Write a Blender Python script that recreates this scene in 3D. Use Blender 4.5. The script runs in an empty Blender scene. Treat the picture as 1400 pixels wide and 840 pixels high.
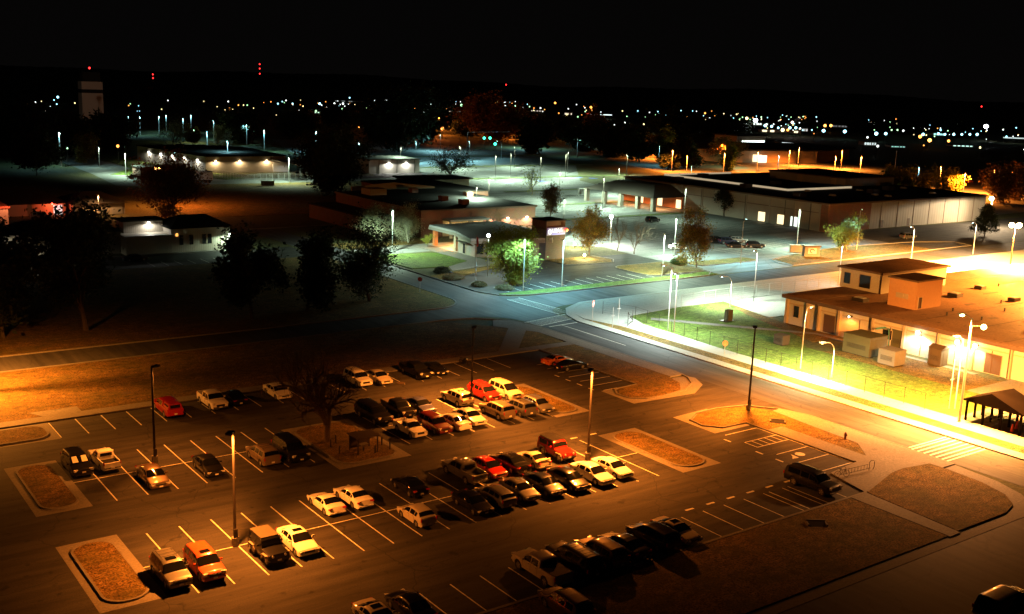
import bpy, bmesh, math, random
from mathutils import Vector, Matrix
import numpy as np
R = math.radians
S = bpy.context.scene
COL = S.collection
random.seed(7)

# ------------------------------------------------------------------ camera
# The car park's stall lines run along world X (rows) and Y (stalls); metres.
F_PX, PITCH, ROLL, YAW, CAM_H = 1447.62, 0.20690613, 0.03648925, 0.63514754, 37.0
_F = np.array([0, math.cos(PITCH), -math.sin(PITCH)]); _X = np.array([1., 0, 0]); _U = np.cross(_X, _F)
_X2 = math.cos(ROLL)*_X + math.sin(ROLL)*_U; _U2 = -math.sin(ROLL)*_X + math.cos(ROLL)*_U
_c, _s = math.cos(YAW), math.sin(YAW)
_RZ = np.array([[_c, _s, 0], [-_s, _c, 0], [0, 0, 1]])
CF, CX, CU = _RZ@_F, _RZ@_X2, _RZ@_U2
cam_d = bpy.data.cameras.new('camera'); cam = bpy.data.objects.new('camera', cam_d); COL.objects.link(cam)
M = Matrix(((CX[0], CU[0], -CF[0], 0), (CX[1], CU[1], -CF[1], 0), (CX[2], CU[2], -CF[2], CAM_H), (0, 0, 0, 1)))
cam.matrix_world = M
cam_d.sensor_width = 36.0; cam_d.lens = 36.0*F_PX/1400.0
cam_d.clip_start = 0.5; cam_d.clip_end = 30000
S.camera = cam

# ------------------------------------------------------------------ world: a moonless night sky
W = bpy.data.worlds.new('World'); S.world = W; W.use_nodes = True
wn = W.node_tree.nodes; wl = W.node_tree.links
bg = wn['Background']
tc = wn.new('ShaderNodeTexCoord'); sx = wn.new('ShaderNodeSeparateXYZ'); cr = wn.new('ShaderNodeValToRGB')
wl.new(tc.outputs['Generated'], sx.inputs[0]); wl.new(sx.outputs['Z'], cr.inputs[0]); wl.new(cr.outputs[0], bg.inputs[0])
cr.color_ramp.elements[0].position = 0.0; cr.color_ramp.elements[0].color = (1.0, 0.86, 0.80, 1)
cr.color_ramp.elements[1].position = 0.25; cr.color_ramp.elements[1].color = (0.75, 0.72, 0.75, 1)
bg.inputs[1].default_value = 0.0017
W.cycles.sampling_method = 'NONE'
S.view_settings.view_transform = 'Standard'; S.view_settings.look = 'None'
S.view_settings.exposure = 0.0; S.view_settings.gamma = 1.0
S.cycles.use_denoising = True
S.cycles.use_adaptive_sampling = False
S.cycles.max_bounces = 4; S.cycles.diffuse_bounces = 2; S.cycles.glossy_bounces = 2
S.cycles.use_light_tree = True
S.cycles.sample_clamp_indirect = 4.0

SODIUM = (1.0, 0.245, 0.025)
SODIUM_R = (1.0, 0.42, 0.10)
HALIDE = (0.70, 1.0, 0.72)
CYAN = (0.36, 0.86, 0.95)
WHITE = (1.0, 0.97, 0.88)
WARM = (1.0, 0.72, 0.38)
ORANGE = (1.0, 0.24, 0.03)

# ------------------------------------------------------------------ helpers
def G(px, py, z=0.0):
    """ground point (at height z) seen at photo pixel (px, py) of 1400 x 840"""
    v = CF*F_PX + CX*(px-700) + CU*(420-py); t = (z-CAM_H)/v[2]
    return Vector((v[0]*t, v[1]*t, CAM_H+v[2]*t))

def tag(o, label=None, cat=None, group=None, kind=None):
    if label: o['label'] = label
    if cat: o['category'] = cat
    if group: o['group'] = group
    if kind: o['kind'] = kind
    return o

def empty(name, loc, rz=0.0, label=None, cat=None, group=None):
    o = bpy.data.objects.new(name, None); COL.objects.link(o)
    o.location = loc; o.rotation_euler = (0, 0, rz); o.empty_display_size = .3
    return tag(o, label, cat, group)

class MB:
    def __init__(s): s.v = []; s.f = []
    def add(s, vs, fs):
        n = len(s.v); s.v += [tuple(v) for v in vs]; s.f += [tuple(i+n for i in f) for f in fs]; return s
    def box(s, x0, x1, y0, y1, z0, z1):
        return s.add([(x0,y0,z0),(x1,y0,z0),(x1,y1,z0),(x0,y1,z0),(x0,y0,z1),(x1,y0,z1),(x1,y1,z1),(x0,y1,z1)],
                     [(0,3,2,1),(4,5,6,7),(0,1,5,4),(1,2,6,5),(2,3,7,6),(3,0,4,7)])
    def obox(s, c, hx, hy, hz, rz=0, rx=0):
        m = Matrix.Translation(c) @ Matrix.Rotation(rz, 4, 'Z') @ Matrix.Rotation(rx, 4, 'X')
        vs = [m @ Vector((x*hx, y*hy, z*hz)) for z in (-1,1) for x, y in ((-1,-1),(1,-1),(1,1),(-1,1))]
        return s.add(vs, [(0,3,2,1),(4,5,6,7),(0,1,5,4),(1,2,6,5),(2,3,7,6),(3,0,4,7)])
    def prism(s, poly, z0, z1):
        n = len(poly); a = sum(poly[i][0]*poly[(i+1)%n][1]-poly[(i+1)%n][0]*poly[i][1] for i in range(n))
        if a < 0: poly = poly[::-1]
        vs = [(p[0],p[1],z0) for p in poly]+[(p[0],p[1],z1) for p in poly]
        return s.add(vs, [tuple(range(n-1,-1,-1)), tuple(range(n,2*n))]+[(i,(i+1)%n,n+(i+1)%n,n+i) for i in range(n)])
    def sheet(s, poly, z):
        n = len(poly); a = sum(poly[i][0]*poly[(i+1)%n][1]-poly[(i+1)%n][0]*poly[i][1] for i in range(n))
        if a < 0: poly = poly[::-1]
        return s.add([(p[0],p[1],z) for p in poly], [tuple(range(n))])
    def tube(s, pts, rs, n=6, cap=True):
        pts = [Vector(p) for p in pts]
        if not hasattr(rs, '__len__'): rs = [rs]*len(pts)
        base = len(s.v); vs = []; fs = []
        for i, p in enumerate(pts):
            d = (pts[min(i+1,len(pts)-1)]-pts[max(i-1,0)])
            d = d.normalized() if d.length > 1e-9 else Vector((0,0,1))
            a = d.orthogonal().normalized() if abs(d.z) < .99 else Vector((1,0,0)); 
            a = (a - d*a.dot(d)).normalized(); b = d.cross(a)
            for k in range(n):
                t = 2*math.pi*k/n; vs.append(p+(a*math.cos(t)+b*math.sin(t))*rs[i])
        for i in range(len(pts)-1):
            for k in range(n):
                fs.append((i*n+k, i*n+(k+1)%n, (i+1)*n+(k+1)%n, (i+1)*n+k))
        if cap:
            fs.append(tuple(range(n-1,-1,-1))); fs.append(tuple((len(pts)-1)*n+k for k in range(n)))
        return s.add(vs, fs)
    def ball(s, c, r, n=8, m=5, sz=1.0):
        vs = []; fs = []
        for j in range(m+1):
            t = math.pi*j/m
            for k in range(n):
                u = 2*math.pi*k/n
                vs.append((c[0]+r*math.sin(t)*math.cos(u), c[1]+r*math.sin(t)*math.sin(u), c[2]+r*sz*math.cos(t)))
        for j in range(m):
            for k in range(n):
                fs.append((j*n+k, (j+1)*n+k, (j+1)*n+(k+1)%n, j*n+(k+1)%n))
        return s.add(vs, fs)
    def mesh(s, name, mat=None, smooth=False, angle=35):
        me = bpy.data.meshes.new(name); me.from_pydata(s.v, [], s.f); me.update()
        if mat: me.materials.append(mat)
        if smooth:
            me.polygons.foreach_set('use_smooth', [True]*len(me.polygons))
            me.set_sharp_from_angle(angle=R(angle))
        return me
    def build(s, name, mat=None, parent=None, smooth=False, loc=None, angle=35):
        o = bpy.data.objects.new(name, s.mesh(name, mat, smooth, angle)); COL.objects.link(o)
        if parent: o.parent = parent
        if loc is not None: o.location = loc
        return o

def rrect(x0, x1, y0, y1, r, n=6, corners=(1,1,1,1)):
    out = []
    for (cx, cy, a0, on) in ((x1-r, y1-r, 0, corners[0]), (x0+r, y1-r, 90, corners[1]), (x0+r, y0+r, 180, corners[2]), (x1-r, y0+r, 270, corners[3])):
        if on:
            for k in range(n+1):
                a = R(a0+90*k/n); out.append((cx+r*math.cos(a), cy+r*math.sin(a)))
        else:
            out.append((cx+r*(1 if a0 in (0,270) else -1), cy+r*(1 if a0 in (0,90) else -1)))
    return out

# ------------------------------------------------------------------ materials
MATS = {}
def nodes_of(m):
    m.use_nodes = True; return m.node_tree.nodes, m.node_tree.links, m.node_tree.nodes['Principled BSDF']
def plain(name, col, rough=.7, metal=0.0, coat=0.0, noise=.12, scale=3.0, bump=0.0):
    if name in MATS: return MATS[name]
    m = bpy.data.materials.new(name); n, l, p = nodes_of(m)
    p.inputs['Roughness'].default_value = rough; p.inputs['Metallic'].default_value = metal
    p.inputs['Coat Weight'].default_value = coat; p.inputs['Coat Roughness'].default_value = .06
    t = n.new('ShaderNodeTexCoord'); nz = n.new('ShaderNodeTexNoise'); nz.inputs['Scale'].default_value = scale; nz.inputs['Detail'].default_value = 4
    l.new(t.outputs['Object'], nz.inputs['Vector'])
    mx = n.new('ShaderNodeMix'); mx.data_type = 'RGBA'
    mx.inputs['A'].default_value = (*[c*(1-noise) for c in col], 1); mx.inputs['B'].default_value = (*[min(1, c*(1+noise)) for c in col], 1)
    l.new(nz.outputs['Fac'], mx.inputs['Factor']); l.new(mx.outputs['Result'], p.inputs['Base Color'])
    if bump:
        b = n.new('ShaderNodeBump'); b.inputs['Strength'].default_value = bump; b.inputs['Distance'].default_value = .05
        l.new(nz.outputs['Fac'], b.inputs['Height']); l.new(b.outputs[0], p.inputs['Normal'])
    MATS[name] = m; return m
def paint(name, col, metal=0.0):
    m = plain('paint_'+name, col, .34 if not metal else .42, metal, 0.9, .04, 2.0)
    m.node_tree.nodes['Principled BSDF'].inputs['Specular IOR Level'].default_value = .12; return m
def emit(name, col, strength, sample=False):
    if name in MATS: return MATS[name]
    m = bpy.data.materials.new(name); n, l, p = nodes_of(m)
    p.inputs['Base Color'].default_value = (.6,.6,.6,1)
    p.inputs['Emission Color'].default_value = (*col, 1); p.inputs['Emission Strength'].default_value = strength
    if not sample: m.cycles.emission_sampling = 'NONE'
    MATS[name] = m; return m
def layered(name, cols, scales, rough=.9, bump=.0, bdist=.03, contrast=(.35,.65), stains=0.0, aniso=None, cracks=0.0, streak=None):
    """cols: (dark, light, tint) mixed by fine noise and by broad noise"""
    m = bpy.data.materials.new(name); n, l, p = nodes_of(m)
    p.inputs['Roughness'].default_value = rough; p.inputs['Specular IOR Level'].default_value = .15
    t = n.new('ShaderNodeTexCoord'); src = t.outputs['Object']
    if aniso:
        mp = n.new('ShaderNodeMapping'); mp.inputs['Scale'].default_value = aniso; l.new(src, mp.inputs['Vector'])
    a = n.new('ShaderNodeTexNoise'); a.inputs['Scale'].default_value = scales[0]; a.inputs['Detail'].default_value = 6; a.inputs['Roughness'].default_value = .7
    l.new(mp.outputs[0] if aniso else src, a.inputs['Vector'])
    b = n.new('ShaderNodeTexNoise'); b.inputs['Scale'].default_value = scales[1]; b.inputs['Detail'].default_value = 5
    l.new(src, b.inputs['Vector'])
    ra = n.new('ShaderNodeMapRange'); ra.inputs[1].default_value, ra.inputs[2].default_value = contrast
    rb = n.new('ShaderNodeMapRange'); rb.inputs[1].default_value, rb.inputs[2].default_value = .38, .62
    l.new(a.outputs['Fac'], ra.inputs[0]); l.new(b.outputs['Fac'], rb.inputs[0])
    m1 = n.new('ShaderNodeMix'); m1.data_type = 'RGBA'; m1.inputs['A'].default_value = (*cols[0],1); m1.inputs['B'].default_value = (*cols[1],1)
    l.new(ra.outputs[0], m1.inputs['Factor'])
    m2 = n.new('ShaderNodeMix'); m2.data_type = 'RGBA'; m2.inputs['B'].default_value = (*cols[2],1)
    mu = n.new('ShaderNodeMath'); mu.operation = 'MULTIPLY'; mu.inputs[1].default_value = .6
    l.new(rb.outputs[0], mu.inputs[0]); l.new(mu.outputs[0], m2.inputs['Factor']); l.new(m1.outputs['Result'], m2.inputs['A'])
    out = m2.outputs['Result']
    if stains:
        c = n.new('ShaderNodeTexNoise'); c.inputs['Scale'].default_value = .9; c.inputs['Detail'].default_value = 3; l.new(src, c.inputs['Vector'])
        rc = n.new('ShaderNodeMapRange'); rc.inputs[1].default_value, rc.inputs[2].default_value = .62, .72; rc.inputs[4].default_value = stains
        l.new(c.outputs['Fac'], rc.inputs[0])
        m3 = n.new('ShaderNodeMix'); m3.data_type = 'RGBA'; m3.inputs['B'].default_value = (*[x*.35 for x in cols[0]],1)
        l.new(rc.outputs[0], m3.inputs['Factor']); l.new(out, m3.inputs['A']); out = m3.outputs['Result']
    if streak:
        mp2 = n.new('ShaderNodeMapping'); mp2.inputs['Scale'].default_value = (*streak, 1); l.new(src, mp2.inputs['Vector'])
        st = n.new('ShaderNodeTexNoise'); st.inputs['Scale'].default_value = 1.0; st.inputs['Detail'].default_value = 7; st.inputs['Roughness'].default_value = .65; l.new(mp2.outputs[0], st.inputs['Vector'])
        rs = n.new('ShaderNodeMapRange'); rs.inputs[1].default_value, rs.inputs[2].default_value = .3, .7; rs.inputs[3].default_value, rs.inputs[4].default_value = .55, 1.45; l.new(st.outputs['Fac'], rs.inputs[0])
        m5 = n.new('ShaderNodeMix'); m5.data_type = 'RGBA'; m5.blend_type = 'MULTIPLY'; m5.inputs['Factor'].default_value = 1.0
        l.new(out, m5.inputs['A']); l.new(rs.outputs[0], m5.inputs['B']); out = m5.outputs['Result']
    if cracks:
        v = n.new('ShaderNodeTexVoronoi'); v.feature = 'DISTANCE_TO_EDGE'; v.inputs['Scale'].default_value = .09
        nz = n.new('ShaderNodeTexNoise'); nz.inputs['Scale'].default_value = .5; l.new(src, nz.inputs['Vector'])
        ad = n.new('ShaderNodeMix'); ad.data_type = 'RGBA'; ad.blend_type = 'LINEAR_LIGHT'; ad.inputs['Factor'].default_value = .9
        l.new(src, ad.inputs['A']); l.new(nz.outputs['Color'], ad.inputs['B']); l.new(ad.outputs['Result'], v.inputs['Vector'])
        rc = n.new('ShaderNodeMapRange'); rc.inputs[1].default_value, rc.inputs[2].default_value = 0, .006; rc.inputs[3].default_value = cracks; rc.inputs[4].default_value = 0
        l.new(v.outputs['Distance'], rc.inputs[0])
        m4 = n.new('ShaderNodeMix'); m4.data_type = 'RGBA'; m4.inputs['B'].default_value = (.012,.012,.012,1)
        l.new(rc.outputs[0], m4.inputs['Factor']); l.new(out, m4.inputs['A']); out = m4.outputs['Result']
    l.new(out, p.inputs['Base Color'])
    if bump:
        bp = n.new('ShaderNodeBump'); bp.inputs['Strength'].default_value = bump; bp.inputs['Distance'].default_value = bdist
        l.new(a.outputs['Fac'], bp.inputs['Height']); l.new(bp.outputs[0], p.inputs['Normal'])
    MATS[name] = m; return m

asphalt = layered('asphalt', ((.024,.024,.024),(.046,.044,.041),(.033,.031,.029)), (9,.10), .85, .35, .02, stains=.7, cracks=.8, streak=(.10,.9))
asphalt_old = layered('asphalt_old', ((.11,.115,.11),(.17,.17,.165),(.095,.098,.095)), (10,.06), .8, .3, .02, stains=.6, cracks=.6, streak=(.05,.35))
asphalt_road = layered('asphalt_road', ((.040,.040,.042),(.060,.060,.062),(.050,.050,.052)), (12,.15), .75, .25, .015, stains=.3, streak=(.9,.06), cracks=.5)
grass_dry = layered('grass_dry', ((.012,.011,.004),(.27,.165,.05),(.06,.055,.014)), (6.0,.30), .95, 1.0, .12, (.36,.68), streak=(.9,1.3))
grass_green = layered('grass_green', ((.014,.028,.005),(.14,.17,.04),(.07,.12,.02)), (5.0,.25), .95, .9, .12, (.35,.68), streak=(.8,1.2))
grass_base = layered('grass_base', ((.030,.034,.015),(.11,.095,.045),(.055,.065,.025)), (1.6,.05), .95, .8, .15)
concrete = layered('concrete', ((.105,.098,.088),(.20,.19,.17),(.14,.13,.115)), (5,.35), .85, .2, .01, stains=.35)
gravel = layered('gravel', ((.20,.205,.19),(.32,.325,.30),(.26,.265,.24)), (5,.2), .9, .4, .02, stains=.2)
line_paint = layered('line_paint', ((.09,.085,.07),(.62,.60,.52),(.42,.40,.34)), (5,1.2), .7, 0, contrast=(.30,.52))
roof_tan = layered('roof_tan', ((.22,.12,.07),(.34,.20,.12),(.15,.08,.045)), (3,.14), .7, .3, .03, stains=.8)
roof_dark = layered('roof_dark', ((.010,.010,.010),(.022,.020,.018),(.015,.014,.013)), (3,.2), .85, .3, .03)
bark = plain('bark', (.11,.08,.055), .95, noise=.4, scale=8, bump=.5)
bark_dark = plain('bark_dark', (.045,.032,.024), .95, noise=.4, scale=8, bump=.5)
metal_dark = plain('metal_dark', (.03,.024,.02), .5, .3)
metal_grey = plain('metal_grey', (.42,.42,.40), .5, .3)
metal_white = plain('metal_white', (.34,.34,.33), .6)
black = plain('black', (.006,.006,.006), .5)
rubber = plain('rubber', (.015,.014,.013), .85)
rim_m = plain('rim', (.45,.45,.46), .3, .8)
pole_dark = plain('pole_dark', (.016,.012,.010), .7)
glass = plain('car_glass', (.006,.007,.008), .06, 0, .5, .02)
chrome = plain('chrome', (.65,.65,.65), .2, .9)
lens = plain('headlight_lens', (.75,.75,.72), .12, .2, 1.0)
tail = plain('tail_lens', (.35,.012,.01), .2, 0, 1.0)
plate_m = plain('plate', (.7,.7,.66), .4)

# ------------------------------------------------------------------ ground, roads, kerbs
def struct(name, mb, mat): return tag(mb.build(name, mat), kind='structure')
def wpoly(pts, z, mat, name): return struct(name, MB().sheet(pts, z), mat)
g = MB()                                                        # one ground sheet to the horizon
g.sheet([(-9000,-3000),(14000,-3000),(14000,16000),(-9000,16000)], -.02); struct('ground', g, grass_base)

# car park surface and the roads (all flush sheets, stepped a few mm)
wpoly([(-60,56.6),(91,56.6),(91,76.7),(100.0,76.7),(100.0,95.0),(91,95.0),(91,115.8),(-60,115.8)], .000, asphalt, 'car_park')
def fillet(cx, cy, r, a0, a1, n=8): return [(cx+r*math.cos(R(a0+(a1-a0)*k/n)), cy+r*math.sin(R(a0+(a1-a0)*k/n))) for k in range(n+1)]
road = ([(99.8,25),(107.3,25)] + fillet(112.3,127.5,5,180,90)[::1][0:1] + [(107.3,128)] + fillet(114.5,132.0,7.0,180,95)
        + [(142,140.2),(300,140.2),(500,146),(500,155),(300,149.4),(150,148.6),(118,148.4)] + fillet(113.0,155.0,6.6,270,180)
        + [(106.4,330),(99.0,330)] + fillet(92.5,152.5,6.4,0,-90) + [(60,145.6),(-80,147.5),(-80,138.8),(60,138.2),(90,138.4)] + fillet(92.8,131.4,7.0,90,0))
wpoly(road, .006, asphalt_road, 'road')
wpoly([(-20,31),(99.9,31),(99.9,45.2),(-20,45.2)], .004, asphalt_road, 'service_road')
wpoly([(99,31),(104,31),(104,10),(-20,10),(-20,31.2)], .002, asphalt_road, 'road_apron')
# bank, store and upper lots
wpoly([(107,152.0),(158,152.0),(164,157),(164,178),(128,178),(107,172)], .004, asphalt, 'bank_car_park')
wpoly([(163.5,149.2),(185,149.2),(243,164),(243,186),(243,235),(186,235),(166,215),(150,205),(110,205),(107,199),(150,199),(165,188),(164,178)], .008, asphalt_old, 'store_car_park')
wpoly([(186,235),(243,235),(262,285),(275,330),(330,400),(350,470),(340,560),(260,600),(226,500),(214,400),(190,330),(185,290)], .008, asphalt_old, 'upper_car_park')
wpoly([(243,149.3),(420,152),(420,182.6),(243,182.6)], .010, asphalt, 'store_service_yard')
wpoly([(28,203),(98,203),(98,217.0),(28,217.0)], .004, asphalt, 'left_car_park')
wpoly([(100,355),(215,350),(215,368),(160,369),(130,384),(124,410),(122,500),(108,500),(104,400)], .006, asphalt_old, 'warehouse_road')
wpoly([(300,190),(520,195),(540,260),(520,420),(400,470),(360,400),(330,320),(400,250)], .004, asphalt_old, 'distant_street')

def kerb(pts, name, w=.16, h=.14, mat=None, closed=False, out=None):
    """raised kerb following a polyline (its width straddles the line)"""
    P = [Vector((p[0], p[1])) for p in pts]; n = len(P); L = []; Q = []
    for i in range(n):
        a = P[i-1] if (i > 0 or closed) else P[i]; b = P[(i+1) % n] if (i < n-1 or closed) else P[i]
        d = (b-a).normalized(); nr = Vector((-d.y, d.x)); L.append(P[i]+nr*w/2); Q.append(P[i]-nr*w/2)
    mb = out or MB(); k = len(mb.v); vs = []
    for i in range(n): vs += [(*L[i], -.02), (*L[i], h), (*Q[i], h), (*Q[i], -.02)]
    fs = []
    m = n if closed else n-1
    for i in range(m):
        j = (i+1) % n
        for q in range(3): fs.append((4*i+q, 4*i+q+1, 4*j+q+1, 4*j+q))
    if not closed: fs += [(0,1,2,3), tuple(4*(n-1)+q for q in (3,2,1,0))]
    mb.add(vs, fs)
    if out is None: return struct(name, mb, mat or concrete)

def island(x0, x1, y0, y1, name='traffic_island', apron=True, r=1.6, grass=None, corners=(1,1,1,1), ins=.75):
    r = min(r, (x1-x0)/2-ins-.12, (y1-y0)/2-ins-.12)
    if apron: wpoly([(x0,y0),(x1,y0),(x1,y1),(x0,y1)], .012, concrete, name+'_apron')
    a = rrect(x0+ins, x1-ins, y0+ins, y1-ins, r, 6, corners)
    kerb(a, name+'_kerb', .2, .15, concrete, True)
    b = rrect(x0+ins+.09, x1-ins-.09, y0+ins+.09, y1-ins-.09, r, 6, corners)
    struct(name+'_lawn', MB().prism(b, 0, .13), grass or grass_dry)
island(17.6, 22.3, 70.8, 83.4)
island(17.7, 22.3, 90.3, 103.5)
island(44.5, 52.5, 87.4, 101.2, 'tree_island')
island(73.1, 78.5, 69.6, 82.6)
island(73.2, 78.2, 89.9, 103.0)
island(14.5, 24.3, 109.7, 115.6)
# lawns and paving round the car park
lawn = lambda pts, nm='lawn', m=None, h=.12: struct(nm, MB().prism(pts, -.02, h), m or grass_dry)
slab = lambda pts, nm='pavement', m=None, h=.14: struct(nm, MB().prism(pts, -.02, h), m or concrete)
slab([(-60,115.8),(97,115.8),(97,117.6),(-60,117.6)], 'back_pavement')
lawn([(-60,117.6),(96.6,117.6),(96.9,124.5)]+[(93,131),(89,136),(85,137.9),(60,137.7),(-60,138.3)], 'roadside_lawn')
slab([(24.3,117.55),(28.3,117.55),(28.3,119.6),(23.3,119.6)], 'pavement_pad', h=.145)
# east side: north island with its stalls, strips of pavement
lawn([(90.7,95.4),(90.7,115.8),(97.0,115.8),(97.0,96.8),(96,93.2),(94,91.0),(90,90.4),(87.5,90.6),(86,91.6),(85.8,93.4),(87,95.0)], 'corner_lawn')
kerb([(90.6,115.8),(90.6,95.5),(86.6,95.2),(85.5,93.4),(85.7,91.4),(87.4,90.2),(90.2,90.0),(94.2,90.5),(97.4,92.4),(98.9,94.5),(99.6,97.5),(99.6,128.0),(98.0,133.2),(93.5,137.3),(89,138.3),(60,138.1),(-60,138.7)], 'road_kerb', .2, .16)
wpoly([(84.7,89.5),(94.5,89.0),(98.3,91.3),(99.9,94.2),(99.4,95.5),(84.7,95.6)], .014, concrete, 'corner_apron')
slab([(97.0,96.0),(99.5,96.0),(99.5,128.2),(96.9,124.5)], 'roadside_pavement')
slab([(96.9,124.5),(99.5,128.2),(98.2,132.9),(95.5,134.6),(93,131)], 'crossing_ramp')
slab([(84.5,117.5),(88.0,117.5),(97,127.5),(95,129.5)], 'diagonal_path', h=.145)
# south-east island of the entrance
wpoly([(85.0,76.6),(91.0,76.6),(91.0,83.6),(85.0,83.2)], .014, concrete, 'entrance_apron')
lawn([(91.0,77.4),(91.0,74.2),(96.6,74.2),(97.5,78.5),(95.5,81.8),(92,82.7),(88.3,82.5),(86.2,81.2),(85.9,79.2),(87.2,77.7)], 'entrance_lawn')
kerb([(90.9,62.6),(90.9,77.3),(87.2,77.5),(85.7,79.1),(86.0,81.4),(88.2,82.8),(92,83.0),(95.8,82.1),(98.6,79.0),(99.7,75.5),(99.7,62)], 'entrance_kerb', .2, .16)
slab([(91.0,56.6),(93.4,56.6),(93.4,74.2),(91.0,74.2)], 'stall_pavement')
lawn([(93.4,63.0),(96.2,66.0),(97.0,74.2),(93.4,74.2)], 'verge_lawn')
slab([(93.4,56.6),(99.6,56.6),(99.6,75.5),(98.5,79.0),(97.2,78.8),(96.7,74.2),(96.1,66.0),(93.4,63.0)], 'plaza_pavement')
slab([(84.4,56.6),(91.0,56.6),(91.0,62.4),(85.8,61.7)], 'bike_rack_pavement')
# south lawns, dividing path, perimeter kerb walk
lawn([(-60,46.4),(81.9,46.4),(81.9,56.5),(-60,56.5)], 'front_lawn')
slab([(82.0,46.2),(83.6,46.2),(84.4,56.5),(82.0,56.5)], 'dividing_path')
lawn([(83.7,46.5),(91.5,46.5),(94.0,47.2),(95.8,49.0),(96.9,52.0),(97.3,56.0),(97.2,58.0),(93.4,58.6),(91.2,58.4),(84.5,56.4)], 'corner_green', h=.17)
slab([(-60,45.2),(92.5,45.2),(95.5,46.2),(97.6,48.3),(98.9,51.5),(99.5,56.6),(97.4,56.6),(96.9,52.0),(95.8,49.1),(94,47.3),(91.5,46.4),(-60,46.4)], 'perimeter_pavement', h=.03)
kerb([(-60,56.55),(84.6,56.55)], 'front_kerb', .3, .15)
# the bright strip beyond the road
slab([(107.4,25),(109.2,25),(109.2,128.5),(110.6,132.6),(114,136.4),(118,138.6),(142,139.3),(300,139.4),(300,140.1),(142,140.1),(117.5,139.6),(112,136.6),(108.8,132.4),(107.4,128)], 'far_kerb_walk', gravel)
lawn([(109.2,25),(111.6,25),(111.6,121),(110.6,128),(109.2,127)], 'far_verge', grass_dry, .10)
slab([(111.6,25),(114.8,25),(114.8,100),(115.5,121),(118,127),(131,128.5),(300,128.2),(300,139.4),(142,139.3),(118,138.6),(114,136.4),(110.6,132.6),(109.6,128.6),(111.6,121)], 'gravel_strip', gravel, .11)
lawn([(114.8,66),(127.2,66),(127.2,98),(133,104),(137,112.5),(142,128.4),(131,128.4),(118,126.9),(115.5,121),(114.8,100)], 'compound_lawn', grass_green, .09)
lawn([(131,100),(138.0,100),(138.0,112),(142,128),(136.8,118)], 'compound_dry_lawn', grass_dry, .10)
slab([(119,123.0),(120.2,124.2),(136.6,103.5),(136.6,76),(135.6,76),(135.6,103)], 'compound_path', concrete, .12)
slab([(114.8,25),(138.2,25),(138.2,72),(127.2,72),(127.2,66),(114.8,66)], 'shelter_yard', concrete, .10)
lawn([(127.2,72),(135.6,72),(135.6,92),(127.2,95)], 'dirt_patch', grass_dry, .095)
slab([(138.4,115),(300,115),(300,128.2),(142,128.3)], 'gravel_yard', gravel, .10)
slab([(211,25),(300,25),(300,115),(211,115)], 'rear_yard', gravel, .09)
# beyond the cross road
lawn([(-80,147.7),(60,145.9),(91.5,146.3)]+fillet(92.4,152.4,6.2,-80,0)+[(98.7,202.8),(28,202.8),(-80,203)], 'dark_lawn', grass_dry, .10)
kerb([(-80,147.5),(60,145.7),(91.8,146.1)]+fillet(92.4,152.4,6.4,-80,0)+[(98.9,202)], 'dark_lawn_kerb', .25, .16)
kerb([(106.6,157),(106.6,200)], 'side_road_kerb', .3, .16)
lawn([(109.5,150.2),(113,149.2),(118,148.9),(157.5,149.0),(162.5,149.4),(162.3,152.5),(157,152.0),(109.0,152.0)], 'bank_verge', grass_green, .12)
kerb([(106.5,230),(106.5,155.5),(108.3,151),(113,148.9),(118,148.6),(150,148.8),(160,149.2),(163.5,152),(164,158),(163.5,166)], 'bank_kerb', .25, .16)
island(147.5, 165, 153.5, 166, 'tree_bed', False, 3.0, grass_dry, ins=.1)
island(166.5, 186, 158, 163, 'lot_island', False, 2.0, grass_dry, ins=.1)
lawn([(188,150.2),(243,151.2),(243,161.5),(222,163.8),(200,160),(190,157)], 'store_verge', grass_dry, .12)
kerb([(187,149.9),(243,150.9),(260,151),(262,157),(250,161.8),(222,164.1),(199,160.4),(189,157.4),(186.6,153),(187,149.9)], 'store_verge_kerb', .3, .16)
lawn([(108.0,181),(116.5,180.2),(123.5,184.2),(123.5,196.0),(112,199),(107.5,198.5)], 'bank_lawn', grass_green, .12)
slab([(124,178),(128,178),(128,209),(124,209)], 'bank_walk', concrete, .10)
slab([(128,195.4),(150,195.4),(150,209),(128,209)], 'drive_through_floor', plain('pale_floor', (.32,.29,.24), .8, noise=.2), .06)
slab([(114.5,176),(124.5,178),(124,184.5),(116.5,180.5)], 'bank_forecourt', concrete, .09)
lawn([(107,172.5),(127.8,178.2),(127.8,176.9),(112,169.5),(107,168.5)], 'hedge_bed', grass_dry, .12)
slab([(106.5,204.5),(124,204.5),(124,209.5),(106.5,207)], 'drive_lane_edge', concrete, .08)
lawn([(107,209),(131,209),(131,216.9),(107,216.9)], 'tree_lawn', grass_dry, .1)
lawn([(140.5,172),(152,170.2),(154,173),(153,178.6),(140.5,178.6)], 'tower_lawn', grass_dry, .12)
kerb([(139.8,171.6),(152,169.8),(154.6,172.8),(153.6,179.2)], 'tower_kerb', .3, .16)
for (x0,x1,y0,y1) in ((187,240,231,233.5),(205,262,262,264.5),(217,285,300,303),(225,320,345,349),(228,340,398,402),(240,350,455,460),(166,184,236,240)):
    island(x0, x1, y0, y1, 'upper_lot_island', False, 1.0, grass_green, ins=.05)
lawn([(109,395),(134,384),(142,368),(150,371),(142,455),(128,520),(124,420)], 'warehouse_lawn', grass_green, .1)
lawn([(96,270),(180,268),(180,350),(110,354),(96,300)], 'middle_lawn', grass_dry, .05)
slab([(100,245),(130,245),(130,246.6),(100,246.6)], 'middle_path', concrete, .06)
slab([(28,217.0),(84,217.0),(84,218.3),(28,218.3)], 'left_building_walk', concrete, .1)

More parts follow.
